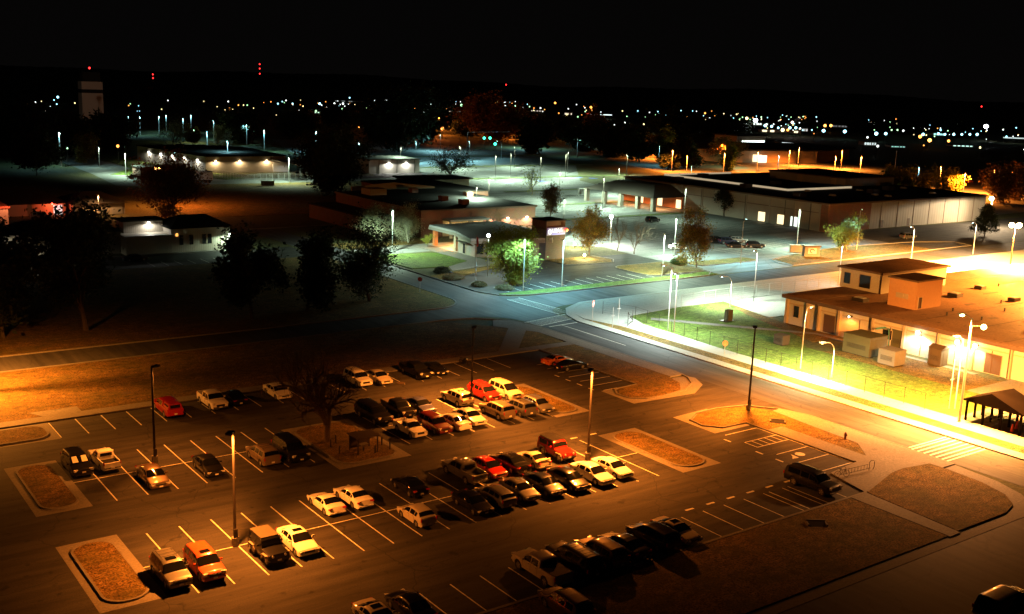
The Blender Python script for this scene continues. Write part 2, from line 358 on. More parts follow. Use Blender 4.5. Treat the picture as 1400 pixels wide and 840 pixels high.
# ------------------------------------------------------------------ painted markings
mk = MB()
def ln(x0, y0, x1, y1, w=.11, z=.006):
    d = Vector((x1-x0, y1-y0)).normalized(); n = Vector((-d.y, d.x))*w/2
    mk.sheet([(x0+n.x,y0+n.y),(x0-n.x,y0-n.y),(x1-n.x,y1-n.y),(x1+n.x,y1+n.y)], z)
X0 = 24.4; dx = 2.705
for k in range(-14, 22):
    x = X0+dx*k
    if k >= -2 or k < -3:
        if x < 85 : ln(x, 110, x, 115.5)
        if x < 80 and x > 22: ln(x, 56.8, x, 61.7)
        if x < 20: ln(x, 56.8, x, 61.7)
    if 0 <= k <= 18 and abs(x-48) > 4.0 : ln(x, 90.5, x, 102.7)
    if 0 <= k <= 17: ln(x, 70.2, x, 82.4)
for x in (76.6, 79.3, 82.0): ln(x, 56.8, x, 61.7)
ln(22.3, 96.7, 44.5, 96.7, z=.010); ln(52.6, 96.7, 73.1, 96.7, z=.010); ln(22.3, 76.3, 73.1, 76.3, z=.010)
for k in range(7):
    y = 95.7+2.3*k; ln(85.2, y, 90.4, y)
for y in (96.9, 99.2, 101.5, 103.8): ln(84.2, y-.5, 84.2, y+.5, .2)
for y in (62.7,65.6,68.4,71.0,72.8,75.6): ln(85.6, y, 90.8, y)
ln(90.7, 62.7, 90.7, 75.6)
for k in range(4): ln(86.6+k*1.05, 71.0, 86.6+k*1.05, 72.8)
ln(85.6, 71.0, 85.6, 72.8)
for y in (61.2,64.1,67.0,69.7,74.2): ln(84.4, y-.5, 84.4, y+.5, .22)
for x in (66.9,69.6,72.3,75.0,77.7,80.4): ln(x-.5, 62.6, x+.5, 62.6, .25)
for x in (70.3,73.0,67.6): ln(x-.45, 83.3, x+.45, 83.3, .25)
mk.sheet([(87.9+.55*math.cos(a*.7), 67.2+.55*math.sin(a*.7)) for a in range(9)], .010)
mk.sheet([(86.0,66.6),(86.9,66.5),(87.0,67.7),(86.7,67.2)], .010)
struct('stall_markings', mk, line_paint)
mk = MB()                                                      # road crossings
for k in range(6): ln(99.9, 58.3+k*.72, 107.2, 58.3+k*.72, .22, .012)
ln(99.9, 57.7, 107.2, 57.7, .2, .012); ln(99.9, 62.4, 107.2, 62.4, .2, .012)
ln(100.2, 128.2, 108.4, 130.0, .2, .012); ln(99.2, 131.2, 109.4, 133.2, .2, .012)
for k in range(16): 
    x = 100.2+k*.58; ln(x, 128.3+k*.13, x-.35, 131.2+k*.13, .14, .012)
ln(108.2, 133.5, 107.6, 147.5, .18, .012); ln(111.0, 136.8, 110.3, 147.8, .18, .012)
for k in range(17): ln(108.1-k*.03, 134.2+k*.8, 110.9-k*.03, 134.5+k*.8, .12, .012)
ln(103.6, 112, 103.6, 127, .12, .012); ln(101, 127.0, 107, 127.4, .25, .012)
struct('crossing_markings', mk, line_paint)
mk = MB()                                                      # bank and store lots
for k in range(12): ln(129+k*2.7, 152.6, 129+k*2.7, 158.0, .13, .014)
for k in range(6): ln(112+k*2.7, 153, 112+k*2.7, 158, .13, .014)
for k in range(14): ln(188+k*2.7, 164.5+k*.9, 188+k*2.7, 175+k*.6, .13, .014)
for yy in (196, 214):
    for k in range(18): ln(186+k*2.8, yy, 186+k*2.8, yy+10, .12, .014)
for yy in (248, 280, 318):
    for k in range(22): ln(200+k*2.8+(yy-248)*.2, yy, 200+k*2.8+(yy-248)*.2, yy+10, .14, .014)
for k in range(10): ln(64+k*2.7, 204, 64+k*2.7, 209, .12, .012)
struct('upper_stall_markings', mk, line_paint)
mk = MB()
for px, py in ((607,373),(697,250),(792,243),(811,244),(740,248)):
    c = G(px, py); mk.sheet([(c.x-1.5,c.y-1.5),(c.x+1.5,c.y-1.5),(c.x+1.5,c.y+1.5),(c.x-1.5,c.y+1.5)], .12 if px == 607 else .018)
struct('blue_bay_markings', mk, plain('blue_paint', (.03,.07,.42), .6))

# hills and distant wood at the horizon
def ridge(name, dist, h, a0, a1, seed, mat, th=300):
    rnd = random.Random(seed); mb = MB(); n = 420; vs = []; fs = []
    for i in range(n+1):
        a = R(a0+(a1-a0)*i/n); d = dist
        hh = h*(.75+.16*math.sin(i*.05+seed)+.06*math.sin(i*.17+2*seed)+.05*rnd.random())
        for (dd, z) in ((0,0),(th*.6,hh*.8),(th,hh),(th*1.8,hh*.6),(th*2.4,0)):
            vs.append(((d+dd)*math.cos(a), (d+dd)*math.sin(a), z))
    for i in range(n):
        for q in range(4): fs.append((5*i+q, 5*i+5+q, 5*i+6+q, 5*i+q+1))
    mb.add(vs, fs); return tag(mb.build(name, mat, smooth=True), kind='structure')
wood_m = plain('wood_dark', (.018,.020,.013), .95, noise=.4, scale=.02)
ridge('hills', 5200, 62, 15, 92, 1, wood_m, 700)

# ------------------------------------------------------------------ lamps
def spot(loc, power, col, angle=168, blend=.35, r=.18, aim=None, parent=None, name='lamp_light'):
    d = bpy.data.lights.new(name, 'SPOT'); d.energy = power; d.color = col; d.spot_size = R(angle); d.spot_blend = blend; d.shadow_soft_size = r
    o = bpy.data.objects.new(name, d); COL.objects.link(o); o.location = loc
    if aim is not None: o.rotation_euler = (Vector(aim)).to_track_quat('-Z', 'Y').to_euler()
    if parent: o.parent = parent
    return o
def point(loc, power, col, r=.15, parent=None):
    d = bpy.data.lights.new('lamp_light', 'POINT'); d.energy = power; d.color = col; d.shadow_soft_size = r
    o = bpy.data.objects.new('lamp_light', d); COL.objects.link(o); o.location = loc
    if parent: o.parent = parent
    return o
def shoebox_lamp(loc, h, power, col, label, group=None, arm=(-.35,-.25), pole=None, r=.10, base=False, name='lamp_post', glow=None, twin=False, ang=160, blend=.45, lr=.18):
    t = empty(name, loc, 0, label, 'lamp post', group)
    m = pole or metal_grey
    b = MB().tube([(0,0,0),(0,0,h)], [r*1.25, r*.8], 8); b.build('pole', m, t, True)
    if base:
        q = MB().tube([(0,0,0),(0,0,.75)], [.3,.3], 10); q.build('footing', concrete, t, True)
        MB().box(-.16,.16,-.22,-.1,.8,1.5).build('control_box', m, t)
    a = Vector((arm[0], arm[1], 0)); an_ = math.atan2(a.y, a.x)
    hd = MB()
    hd.obox((a.x*1.35, a.y*1.35, h-.02), .36, .24, .09, an_)
    hd.tube([(0,0,h-.06),(a.x, a.y, h-.02)], .05, 6)
    if twin:
        hd.obox((-a.x*1.35, -a.y*1.35, h-.02), .42, .26, .10, an_); hd.tube([(0,0,h-.06),(-a.x,-a.y,h-.02)], .05, 6)
    hd.build('lamp_head', m, t)
    le = MB().obox((a.x*1.35, a.y*1.35, h-.108), .24, .16, .006, an_)
    le.build('lens', emit('lens_%s' % ('s' if col[2] < .3 else 'h'), col, 7), t)
    if power: spot((a.x*1.6, a.y*1.6, h-.25), power, col, ang, blend, lr, parent=t)
    if power and twin: spot((-a.x*1.35, -a.y*1.35, h-.2), power*.7, col, parent=t)
    return t
def cobra_lamp(loc, h, power, col, label, group=None, arm=(-2.4,0), curved=False, pole=None, r=.07, bulb=None, name='street_lamp', ang=150, aim=None):
    t = empty(name, loc, 0, label, 'street lamp', group); m = pole or metal_white
    b = MB(); ax, ay = arm
    if curved:
        pts = [(0,0,0),(0,0,h*.72)]+[(ax*(1-math.cos(R(k*18)))*.55, ay*(1-math.cos(R(k*18)))*.55, h*.72+h*.28*math.sin(R(k*18))) for k in range(1,6)]+[(ax*.85,ay*.85,h*.985)]
        b.tube(pts, [r*1.3, r]+[r*.8]*6, 8)
    else:
        b.tube([(0,0,0),(0,0,h-.4)], [r*1.3, r*.8], 8); b.tube([(0,0,h-.6),(ax*.5,ay*.5,h-.15),(ax,ay,h)], [.06,.05,.05], 6)
    b.build('pole', m, t, True)
    an_ = math.atan2(ay, ax)
    hd = MB(); hd.obox((ax*1.02, ay*1.02, h-.02), .42, .16, .09, an_); hd.build('lamp_head', m, t)
    MB().ball((ax*1.02, ay*1.02, h-.12), bulb or .13, 8, 6, .6).build('bulb', emit('bulb_%s' % ('s' if col[2] < .3 else 'h'), col, 25), t, True)
    if power: spot((ax*1.02, ay*1.02, h-.32), power, col, ang, .7, aim=aim, parent=t)
    return t

# car park poles (sodium), bases measured on the stall grid
LOTP = 44000
shoebox_lamp((30.1,98.0,0), 9.6, 14000, SODIUM, 'dark lamp post beside the small dark saloon, its pole hardly lit', 'brown lamp posts of the car park', (.35,.2), pole_dark, .11, True, ang=157, blend=.85)
shoebox_lamp((29.6,76.4,0), 9.7, LOTP*1.05, SODIUM, 'brown lamp post on a concrete footing between the red estate and the open-topped off-roader', 'brown lamp posts of the car park', (-.3,-.3), pole_dark, .11, True, ang=157, blend=.85)
shoebox_lamp((67.1,98.4,0), 9.4, LOTP*1.5, SODIUM, 'brown lamp post rising behind the yellow-lit off-road car', 'brown lamp posts of the car park', (.3,.3), pole_dark, .11, True, ang=157, blend=.85)
shoebox_lamp((67.3,77.4,0), 9.6, LOTP*1.35, SODIUM, 'brown lamp post beside the two brightly lit white saloons', 'brown lamp posts of the car park', (-.35,-.25), pole_dark, .11, True, ang=163, blend=.85)
shoebox_lamp((94.8,80.5,0), 10.2, LOTP*2.2, SODIUM, 'brown lamp post on the grass island at the car park entrance', 'brown lamp posts of the car park', (.3,.3), pole_dark, .11, True, ang=157, blend=.85)
shoebox_lamp((18.6,130.6,0), 9.6, LOTP*2.6, (1,.29,.03), 'lamp post just outside the picture beyond the left lawn', None, (-.5,.1), metal_dark, .11, True, ang=168, blend=.6)

# ------------------------------------------------------------------ cars (front of every car at local -Y)
def interp(c, s):
    if s <= c[0][0]: return c[0][1]
    for (a, va), (b, vb) in zip(c, c[1:]):
        if s <= b:
            t = (s-a)/(b-a) if b > a else 1
            return va+(vb-va)*t
    return c[-1][1]
SED_TOP = [(0,.50),(.04,.62),(.2,.73),(.6,.82),(1.15,.93),(1.55,1.17),(1.95,1.37),(2.3,1.43),(2.9,1.44),(3.35,1.38),(3.75,1.19),(4.1,1.03),(4.5,1.00),(4.68,.95),(4.75,.72),(4.8,.5)]
KINDS = {
 'saloon': dict(L=4.8, W=1.82, top=SED_TOP, belt=.93, wb=(.95,3.75), rw=.33, ws=(1.2,1.98), rear=(3.32,4.0), side=[(1.62,2.42),(2.52,3.3),(3.36,3.62)], tum=.42),
 'coupe': dict(L=4.5, W=1.80, top=[(0,.46),(.04,.58),(.25,.70),(1.2,.88),(1.6,1.10),(2.0,1.27),(2.4,1.33),(2.8,1.32),(3.3,1.2),(3.8,1.0),(4.2,.96),(4.4,.93),(4.46,.7),(4.5,.5)], belt=.88, wb=(.92,3.55), rw=.33, ws=(1.25,2.0), rear=(2.95,3.75), side=[(1.7,2.85),(2.93,3.3)], tum=.48),
 'hatchback': dict(L=4.25, W=1.76, top=[(0,.5),(.04,.64),(.2,.76),(.95,.98),(1.4,1.25),(1.8,1.45),(2.3,1.51),(3.0,1.49),(3.5,1.40),(3.9,1.12),(4.1,1.0),(4.2,.85),(4.25,.5)], belt=.95, wb=(.85,3.4), rw=.32, ws=(1.0,1.8), rear=(3.5,3.92), side=[(1.42,2.2),(2.3,3.0),(3.06,3.4)], tum=.42),
 'estate': dict(L=4.75, W=1.80, top=[(0,.5),(.04,.64),(.2,.76),(1.1,.96),(1.5,1.22),(1.9,1.43),(2.3,1.49),(3.6,1.47),(4.2,1.38),(4.5,1.08),(4.66,.98),(4.72,.75),(4.75,.5)], belt=.94, wb=(.92,3.7), rw=.33, ws=(1.14,1.9), rear=(4.2,4.5), side=[(1.55,2.35),(2.45,3.2),(3.28,4.05)], tum=.38),
 'suv': dict(L=4.75, W=1.90, top=[(0,.62),(.05,.9),(.25,1.0),(1.1,1.10),(1.45,1.36),(1.75,1.62),(2.1,1.73),(3.0,1.76),(4.2,1.73),(4.45,1.58),(4.62,1.12),(4.7,1.02),(4.75,.6)], belt=1.08, wb=(.95,3.75), rw=.38, ws=(1.13,1.78), rear=(4.33,4.6), side=[(1.5,2.32),(2.42,3.22),(3.34,4.15)], tum=.28, zb=.34),
 'long_suv': dict(L=5.55, W=2.02, top=[(0,.7),(.05,1.0),(.25,1.1),(1.25,1.18),(1.6,1.46),(1.9,1.74),(2.3,1.86),(3.4,1.88),(5.1,1.85),(5.3,1.7),(5.45,1.2),(5.5,1.1),(5.55,.65)], belt=1.14, wb=(1.0,4.25), rw=.40, ws=(1.28,1.93), rear=(5.17,5.44), side=[(1.66,2.5),(2.6,3.5),(3.62,5.0)], tum=.26, zb=.38),
 'minivan': dict(L=5.0, W=1.95, top=[(0,.55),(.05,.75),(.2,.88),(.95,1.06),(1.5,1.40),(1.95,1.66),(2.4,1.74),(3.4,1.75),(4.5,1.70),(4.75,1.5),(4.92,1.05),(4.97,.8),(5,.5)], belt=1.02, wb=(.95,3.95), rw=.34, ws=(1.0,1.98), rear=(4.55,4.88), side=[(1.5,2.45),(2.55,3.5),(3.6,4.45)], tum=.3),
 'pickup': dict(L=5.5, W=1.95, top=[(0,.7),(.05,.98),(.25,1.07),(1.3,1.15),(1.62,1.42),(1.92,1.68),(2.25,1.79),(3.35,1.78),(3.55,1.72),(3.62,1.2),(5.42,1.2),(5.5,1.18)], belt=1.11, wb=(.98,4.3), rw=.40, ws=(1.33,1.95), rear=None, side=[(1.68,2.5),(2.58,3.36)], tum=.26, bed=3.62, zb=.40),
 'small_pickup': dict(L=5.0, W=1.75, top=[(0,.6),(.05,.85),(.25,.94),(1.25,1.02),(1.6,1.28),(1.9,1.5),(2.2,1.58),(2.75,1.57),(2.92,1.5),(2.98,1.06),(4.92,1.06),(5.0,1.04)], belt=.99, wb=(.92,3.85), rw=.35, ws=(1.28,1.93), rear=None, side=[(1.66,2.7)], tum=.28, bed=2.98, zb=.34),
 'offroader': dict(L=4.1, W=1.72, top=[(0,.72),(.04,1.02),(1.25,1.12),(1.34,1.14),(1.5,1.45),(1.62,1.7),(1.75,1.77),(2.6,1.79),(3.85,1.77),(3.95,1.7),(4.02,1.1),(4.1,.65)], belt=1.10, wb=(.62,3.15), rw=.41, ws=(1.36,1.62), rear=(3.93,4.0), side=[(1.66,2.4),(2.55,3.75)], tum=.10, zb=.50, boxy=True),
}
def car_sections(K):
    L, W, top, rw = K['L'], K['W'], K['top'], K['rw']; zb0 = K.get('zb', .26); bed = K.get('bed'); boxy = K.get('boxy')
    ra = rw+.07
    ss = set([0, .04, .1, .18, L-.18, L-.1, L-.04, L] + [p[0] for p in top])
    for w in K['wb']:
        for k in range(13): ss.add(round(w-ra*math.cos(math.pi*k/12), 4))
        ss.add(w-ra-.012); ss.add(w+ra+.012)
    k = .2
    while k < L: ss.add(round(k, 3)); k += .17
    if bed: ss |= {bed-.02, bed+.02, L-.1, L-.085}
    ss = sorted(ss); out = []; last = -1
    for s in ss:
        if s-last < .008: continue
        last = s
        e = min(s, L-s)
        wf = W/2*interp([(0,.80),(.05,.87),(.15,.93),(.4,.985),(.8,1)], e) if not boxy else W/2*interp([(0,.96),(.1,1)], e)
        z = interp(top, s); bl = min(K['belt'] + .03*(s-1.2)/L, z-.045)
        zb = zb0+.06 if e < .08 else zb0
        for w in K['wb']:
            if abs(s-w) < ra: zb = max(zb, rw+math.sqrt(max(0, ra*ra-(s-w)**2)))
        zm = max(min(.62, bl-.1), zb+.02); zc = max(bl-.08, zm+.02)
        inbed = bed and bed+.01 < s
        cab = z-bl
        wd = wf*.955
        wr = wd-K['tum']*cab if cab > .12 else wd-.10
        pts = [(wf*.96, zb), (wf, zm), (wf*.99, zc), (wd, bl)]
        if inbed and s < L-.09:
            pts += [(wd-.02, z), (wd-.10, z), (wd-.10, .74), (0, .74)]
        elif inbed:
            pts += [(wd-.02, z), (wd-.10, z), (wd*.5, z), (0, z)]
        else:
            zt = z-(.06 if cab > .12 else .02)
            pts += [(wr, zt), (wr*.88, z-.012), (wr*.5, z+.012), (0, z+.02)]
        out.append((s, pts))
    return out
def surf(secs, s, v):
    """point on the skin: s along the car, v = section parameter 0..7"""
    for i in range(len(secs)-1):
        if secs[i][0] <= s <= secs[i+1][0]: break
    (s0, a), (s1, b) = secs[i], secs[i+1]; t = (s-s0)/(s1-s0)
    k = min(int(v), 6); u = v-k
    pa = [a[k][q]*(1-u)+a[k+1][q]*u for q in (0,1)]; pb = [b[k][q]*(1-u)+b[k+1][q]*u for q in (0,1)]
    return pa[0]*(1-t)+pb[0]*t, pa[1]*(1-t)+pb[1]*t
CARMESH = {}
def car_meshes(kind):
    if kind in CARMESH: return CARMESH[kind]
    K = KINDS[kind]; L, W, rw = K['L'], K['W'], K['rw']; secs = car_sections(K); yo = -L/2
    D = []
    b = MB(); n = 15; vs = []; fs = []
    for s, p in secs:
        for q in range(7): vs.append((-p[q][0], yo+s, p[q][1]))
        vs.append((0, yo+s, p[7][1]))
        for q in range(6, -1, -1): vs.append((p[q][0], yo+s, p[q][1]))
    for i in range(len(secs)-1):
        for q in range(n-1): fs.append((i*n+q, i*n+q+1, (i+1)*n+q+1, (i+1)*n+q))
    fs.append(tuple(range(n-1,-1,-1))); fs.append(tuple((len(secs)-1)*n+q for q in range(n)))
    b.add(vs, fs); D.append(('body', b.mesh('body', None, True, 38), 'paint'))
    u = MB().box(-W/2+.16, W/2-.16, yo+.12, -yo-.12, K.get('zb',.26)-.04, .70)
    for w in K['wb']: pass
    D.append(('underbody', u.mesh('underbody'), 'black'))
    off = .012
    def top_patch(s0, s1, v0, v1, ds, name):
        m = MB(); N = 5; vs = []; cols = [v0+(v1-v0)*k/3 for k in range(4)]
        for i in range(N+1):
            s = s0+(s1-s0)*i/N
            row = [surf(secs, s, v) for v in cols]
            line = [(-x, z) for x, z in row]+[(x, z) for x, z in reversed(row)]
            for x, z in line: vs.append((x, yo+s+ds, z+off))
        w = 8; f = []
        for i in range(N):
            for q in range(w-1): f.append((i*w+q, i*w+q+1, (i+1)*w+q+1, (i+1)*w+q))
        m.add(vs, f); return (name, m.mesh(name, None, True), 'glass')
    D.append(top_patch(K['ws'][0]+.03, K['ws'][1]-.04, 4.12, 7, -off, 'windscreen'))
    if K['rear']: D.append(top_patch(K['rear'][0]+.03, K['rear'][1]-.03, 4.15, 7, off, 'rear_window'))
    if K.get('bed'):
        s = K['bed']; wr, _ = surf(secs, s-.1, 4.3); zt = interp(K['top'], s-.1)
        z0, z1 = K['belt']+.12, zt-.10
        D.append(('rear_window', MB().box(-wr+.12, wr-.12, yo+s+.02, yo+s+.05, z0, z1).mesh('rear_window'), 'glass'))
        m = MB().box(-W/2+.17, W/2-.17, yo+s+.06, yo+L-.12, .745, .78)
        D.append(('bed_liner', m.mesh('bed_liner'), 'dark'))
    for (s0, s1) in K['side']:
        for sg in (-1, 1):
            m = MB(); vs = []; N = 5
            for i in range(N+1):
                s = s0+(s1-s0)*i/N
                for v in (3.10, 3.5, 3.86):
                    x, z = surf(secs, s, v); vs.append((sg*(x+off), yo+s, z))
            f = []
            for i in range(N):
                for q in range(2):
                    fa = (i*3+q, (i+1)*3+q, (i+1)*3+q+1, i*3+q+1); f.append(fa if sg > 0 else fa[::-1])
            m.add(vs, f); D.append(('window', m.mesh('window'), 'glass'))
    # seams of the doors
    m = MB()
    for s in [K['side'][0][0]-.12]+[a[1]+.05 for a in K['side'][:2]]:
        for sg in (-1, 1):
            p0 = surf(secs, s, 1); p1 = surf(secs, s, 2); p2 = surf(secs, s, 3); m = MB()
            m.tube([(sg*(p[0]+.002), yo+s, p[1]) for p in (p0, p1, p2)], .011, 4); D.append(('door_seam', m.mesh('door_seam'), 'black'))
    m = MB()
    for a in K['side'][:2]:
        for sg in (-1, 1):
            x, z = surf(secs, a[1]-.12, 2.3); m = MB().obox((sg*(x+.015), yo+a[1]-.14, z), .018, .085, .016); D.append(('door_handle', m.mesh('door_handle'), 'chrome'))
    # wheels
    for w in K['wb']:
        for sg in (-1, 1):
            t = MB(); x1 = W/2-.015; x0 = x1-.22; prof = [(x0,rw*.60),(x0,rw*.93),(x0+.03,rw),(x1-.03,rw),(x1,rw*.93),(x1,rw*.66)]
            nn = 20; vs = []; f = []
            for x, r in prof:
                for k in range(nn): a = 2*math.pi*k/nn; vs.append((sg*x, yo+w+r*math.cos(a), rw+r*math.sin(a)))
            for i in range(len(prof)-1):
                for k in range(nn): f.append((i*nn+k, i*nn+(k+1)%nn, (i+1)*nn+(k+1)%nn, (i+1)*nn+k))
            f.append(tuple(range(nn)))
            t.add(vs, f); tm = t.mesh('wheel', None, True)
            rr = MB(); r0 = rw*.67; vs = []; f = []
            xs = sg*(x1-.035); c = 0; vs.append((sg*(x1-.02), yo+w, rw))
            for k in range(nn): a = 2*math.pi*k/nn; vs.append((xs, yo+w+r0*math.cos(a), rw+r0*math.sin(a)))
            for k in range(nn):
                if k % 4 != 3: f.append((0, 1+k, 1+(k+1)%nn))
            rr.add(vs, f); rr.tube([(sg*(x1-.06), yo+w, rw), (sg*(x1-.01), yo+w, rw)], [.09,.07], 10)
            D.append(('wheel', tm, 'rubber', rr.mesh('rim')))
    # lamps, plates, mirrors, bumpers
    zt = interp(K['top'], .18); zr = interp(K['top'], L-.2)
    tall = kind in ('suv','long_suv','minivan','pickup','small_pickup')
    for sg in (-1, 1):
        if K.get('boxy'): m = MB().tube([(sg*.5, yo-.03, .88), (sg*.5, yo+.05, .88)], .1, 12)
        else: m = MB().obox((sg*W*.365, yo+.105, zt-.10), .19, .10, .065 if not tall else .09, sg*R(-24))
        D.append(('headlight', m.mesh('headlight', None, True), 'lens'))
        if kind in ('suv','long_suv','minivan','hatchback','estate','pickup','small_pickup','offroader'):
            m = MB().obox((sg*(W*.465-.06), yo+L-.05, (1.0 if tall else .88)), .05, .06, .15)
        else: m = MB().obox((sg*W*.36, yo+L-.09, zr-.14), .19, .09, .065, sg*R(24))
        D.append(('tail_light', m.mesh('tail_light'), 'tail'))
        x, z = surf(secs, K['ws'][0]+.35, 3.2); m = MB().obox((sg*(x+.14), yo+K['ws'][0]+.42, z+.06), .11, .05, .07)
        D.append(('mirror', m.mesh('mirror'), 'paint'))
    D.append(('grille', MB().box(-W*.24, W*.24, yo-.012, yo+.05, .50 if not tall else .62, min(zt-.06,.66) if not tall else .86).mesh('grille'), 'black'))
    bz = .42 if not tall and not K.get('boxy') else .56
    fb = MB().obox((0, yo+.03, bz), W*.43, .09, .075 if tall or K.get('boxy') else .05)
    rb = MB().obox((0, yo+L-.02, bz), W*.43, .09, .075 if tall or K.get('boxy') else .05)
    D.append(('bumper', fb.mesh('bumper'), 'bumper')); D.append(('bumper', rb.mesh('bumper'), 'bumper'))
    D.append(('number_plate', MB().box(-.16, .16, yo+L+.075, yo+L+.09, bz+.0, bz+.16).mesh('number_plate'), 'plate'))
    D.append(('number_plate', MB().box(-.16, .16, yo-.08, yo-.065, bz-.04, bz+.09).mesh('number_plate'), 'plate'))
    if K.get('boxy'):
        for w in K['wb']:
            for sg in (-1, 1):
                m = MB(); ra = rw+.10
                pts = [(sg*(W/2+.06), yo+w-ra*math.cos(math.pi*k/8)*1.12, rw+ra*math.sin(math.pi*k/8)) for k in range(9)]
                m.tube(pts, .07, 6); m.obox((sg*(W/2+.03), yo+w, rw+ra), .12, ra*.75, .03)
                D.append(('fender', m.mesh('fender', None, True), 'fender'))
        m = MB().tube([(0, yo+L+.02, .95), (0, yo+L+.24, .95)], .36, 18)
        D.append(('spare_wheel', m.mesh('spare_wheel'), 'rubber'))
        m = MB().box(-W/2+.12, W/2-.12, yo+1.72, yo+L-.2, 1.80, 1.835); D.append(('roof', m.mesh('roof'), 'roof'))
    CARMESH[kind] = (D, secs); return CARMESH[kind]

def make_car(kind, x, y, facing, pm, label, name=None, cat='car', group=None, extra=(), roofm=None, rz=None, far=False):
    """facing -1: front towards -Y; +1: front towards +Y"""
    D, secs = car_meshes(kind); K = KINDS[kind]
    ang = (0 if facing < 0 else math.pi) if rz is None else rz
    vs_ = random.uniform(.965,1.03)
    t = empty(name or ('parked_'+kind if kind != 'suv' else 'parked_car'), (x, y, 0.008), ang + (random.uniform(-.018,.018) if rz is None else 0), label, cat, group)
    t.scale = (vs_, vs_*random.uniform(.97,1.03), vs_*random.uniform(.97,1.02))
    MM = dict(paint=pm, black=black, glass=glass, dark=roof_dark if 'liner' not in extra else pm, rubber=rubber, lens=lens, tail=tail, plate=plate_m, chrome=chrome,
              bumper=chrome if 'chrome' in extra else (black if kind in ('offroader',) or 'plastic' in extra else pm), fender=plain('fender_grey',(.2,.17,.14),.6), roof=roofm or pm)
    for d in D:
        name_, me, mk_ = d[0], d[1], d[2]
        if far and name_ in ('door_seam','door_handle','mirror','number_plate','grille','bumper'): continue
        key = (kind, id(me), MM[mk_].name)
        if key not in CARMESH:
            m2 = me.copy(); m2.materials.append(MM[mk_]); CARMESH[key] = m2
        o = bpy.data.objects.new(name_, CARMESH[key]); COL.objects.link(o); o.parent = t
        if len(d) > 3:
            if not d[3].materials: d[3].materials.append(rim_m)
            rimo = bpy.data.objects.new('rim', d[3]); COL.objects.link(rimo); rimo.parent = o
    L = K['L']; yo = -L/2
    if 'sunroof' in extra:
        s = K['ws'][1]+.25; z = interp(K['top'], s+.3)+.035
        MB().box(-.38, .38, yo+s, yo+s+.5, z-.03, z).build('sunroof', glass, t)
    if 'rack' in extra:
        z = K['top'][7][1]; s0, s1 = K['ws'][1]+.5, L-.8; m = MB()
        for sx_ in (-.62, .62): m.tube([(sx_, yo+s0, z+.02),(sx_, yo+s0+.1, z+.09),(sx_, yo+s1-.1, z+.09),(sx_, yo+s1, z+.02)], .022, 6)
        for k in range(3): m.tube([(-.62, yo+s0+.3+k*(s1-s0-.6)/2, z+.09),(.62, yo+s0+.3+k*(s1-s0-.6)/2, z+.09)], .018, 6)
        m.build('roof_rack', black, t)
    if 'rack_gear' in extra:
        m = MB(); z = K['top'][7][1]; m.tube([(.3*math.cos(a*.6), yo+3.1+.3*math.sin(a*.6), z+.13) for a in range(12)], .1, 8)
        m.build('roof_load', plain('canvas',(.4,.34,.25),.9), t, True)
    if 'cover' in extra:
        s = K['bed']; MB().box(-K['W']/2+.12, K['W']/2-.12, yo+s+.1, yo+L-.06, K['top'][-2][1], K['top'][-2][1]+.05).build('bed_cover', plain('tonneau',(.06,.045,.035),.8), t)
    if 'cap' in extra:
        s = K['bed']; z = K['top'][6][1]
        m = MB(); a = [(-.82,1.2),(-.66,z-.06),(-.5,z),(.5,z),(.66,z-.06),(.82,1.2)]
        vs = [(p[0], yo+s+.06, p[1]) for p in a]+[(p[0], yo+L-.15, p[1]) for p in a]
        m.add(vs, [(i, i+1, i+7, i+6) for i in range(5)]+[tuple(range(5,-1,-1)), tuple(range(6,12))]); m.build('bed_cap', pm, t)
        MB().box(-.55,.55, yo+L-.15, yo+L-.135, 1.27, z-.14).build('rear_window', glass, t)
        for sg in (-1,1): MB().obox((sg*.745, yo+s+.95, 1.47), .012, .6, .14).build('window', glass, t)
    if 'stripe' in extra:
        for sx_ in (-.22,.22):
            m = MB(); pts = [s*.15 for s in range(2, int(L/.15)-1)]
            for a, b_ in zip(pts, pts[1:]):
                za, zb_ = interp(K['top'], a)+.03, interp(K['top'], b_)+.03
                m.add([(sx_-.11, yo+a, za),(sx_+.11, yo+a, za),(sx_+.11, yo+b_, zb_),(sx_-.11, yo+b_, zb_)], [(0,1,2,3)])
            m.build('racing_stripe', black, t)
    if 'shade' in extra:
        for sx_ in (-.42, .42):
            m = MB(); s0, s1 = K['ws'][0]+.16, K['ws'][1]-.14
            m.add([(sx_-.26, yo+s0-.02, interp(K['top'], s0)+.04),(sx_+.26, yo+s0-.02, interp(K['top'], s0)+.04),(sx_+.22, yo+s1-.02, interp(K['top'], s1)+.03),(sx_-.22, yo+s1-.02, interp(K['top'], s1)+.03)], [(0,1,2,3)])
            m.build('sunshade', plain('sunshade',(.75,.72,.6),.4), t)
    if 'spoiler' in extra:
        m = MB().obox((0, yo+L-.18, 1.14), .68, .12, .025)
        for sx_ in (-.5,.5): m.box(sx_-.03, sx_+.03, yo+L-.22, yo+L-.14, .98, 1.13)
        m.build('spoiler', pm, t)
    return t
white = paint('white', (.74,.73,.70)); cream = paint('cream', (.46,.42,.34)); silver = paint('silver', (.15,.15,.15), .5); beige = paint('beige', (.19,.15,.11), .35)
blk = paint('black', (.007,.007,.008)); dkblue = paint('dark_blue', (.012,.016,.035)); maroon = paint('maroon', (.10,.008,.008)); red = paint('red', (.32,.012,.012))
redorange = paint('red_orange', (.45,.06,.02)); orange = paint('orange', (.55,.14,.02)); grey = paint('grey', (.11,.11,.11), .4); bronze = paint('bronze', (.12,.08,.05), .4); blue = paint('blue', (.05,.06,.14), .4)
def cx(k): return X0+dx*(k+.5)
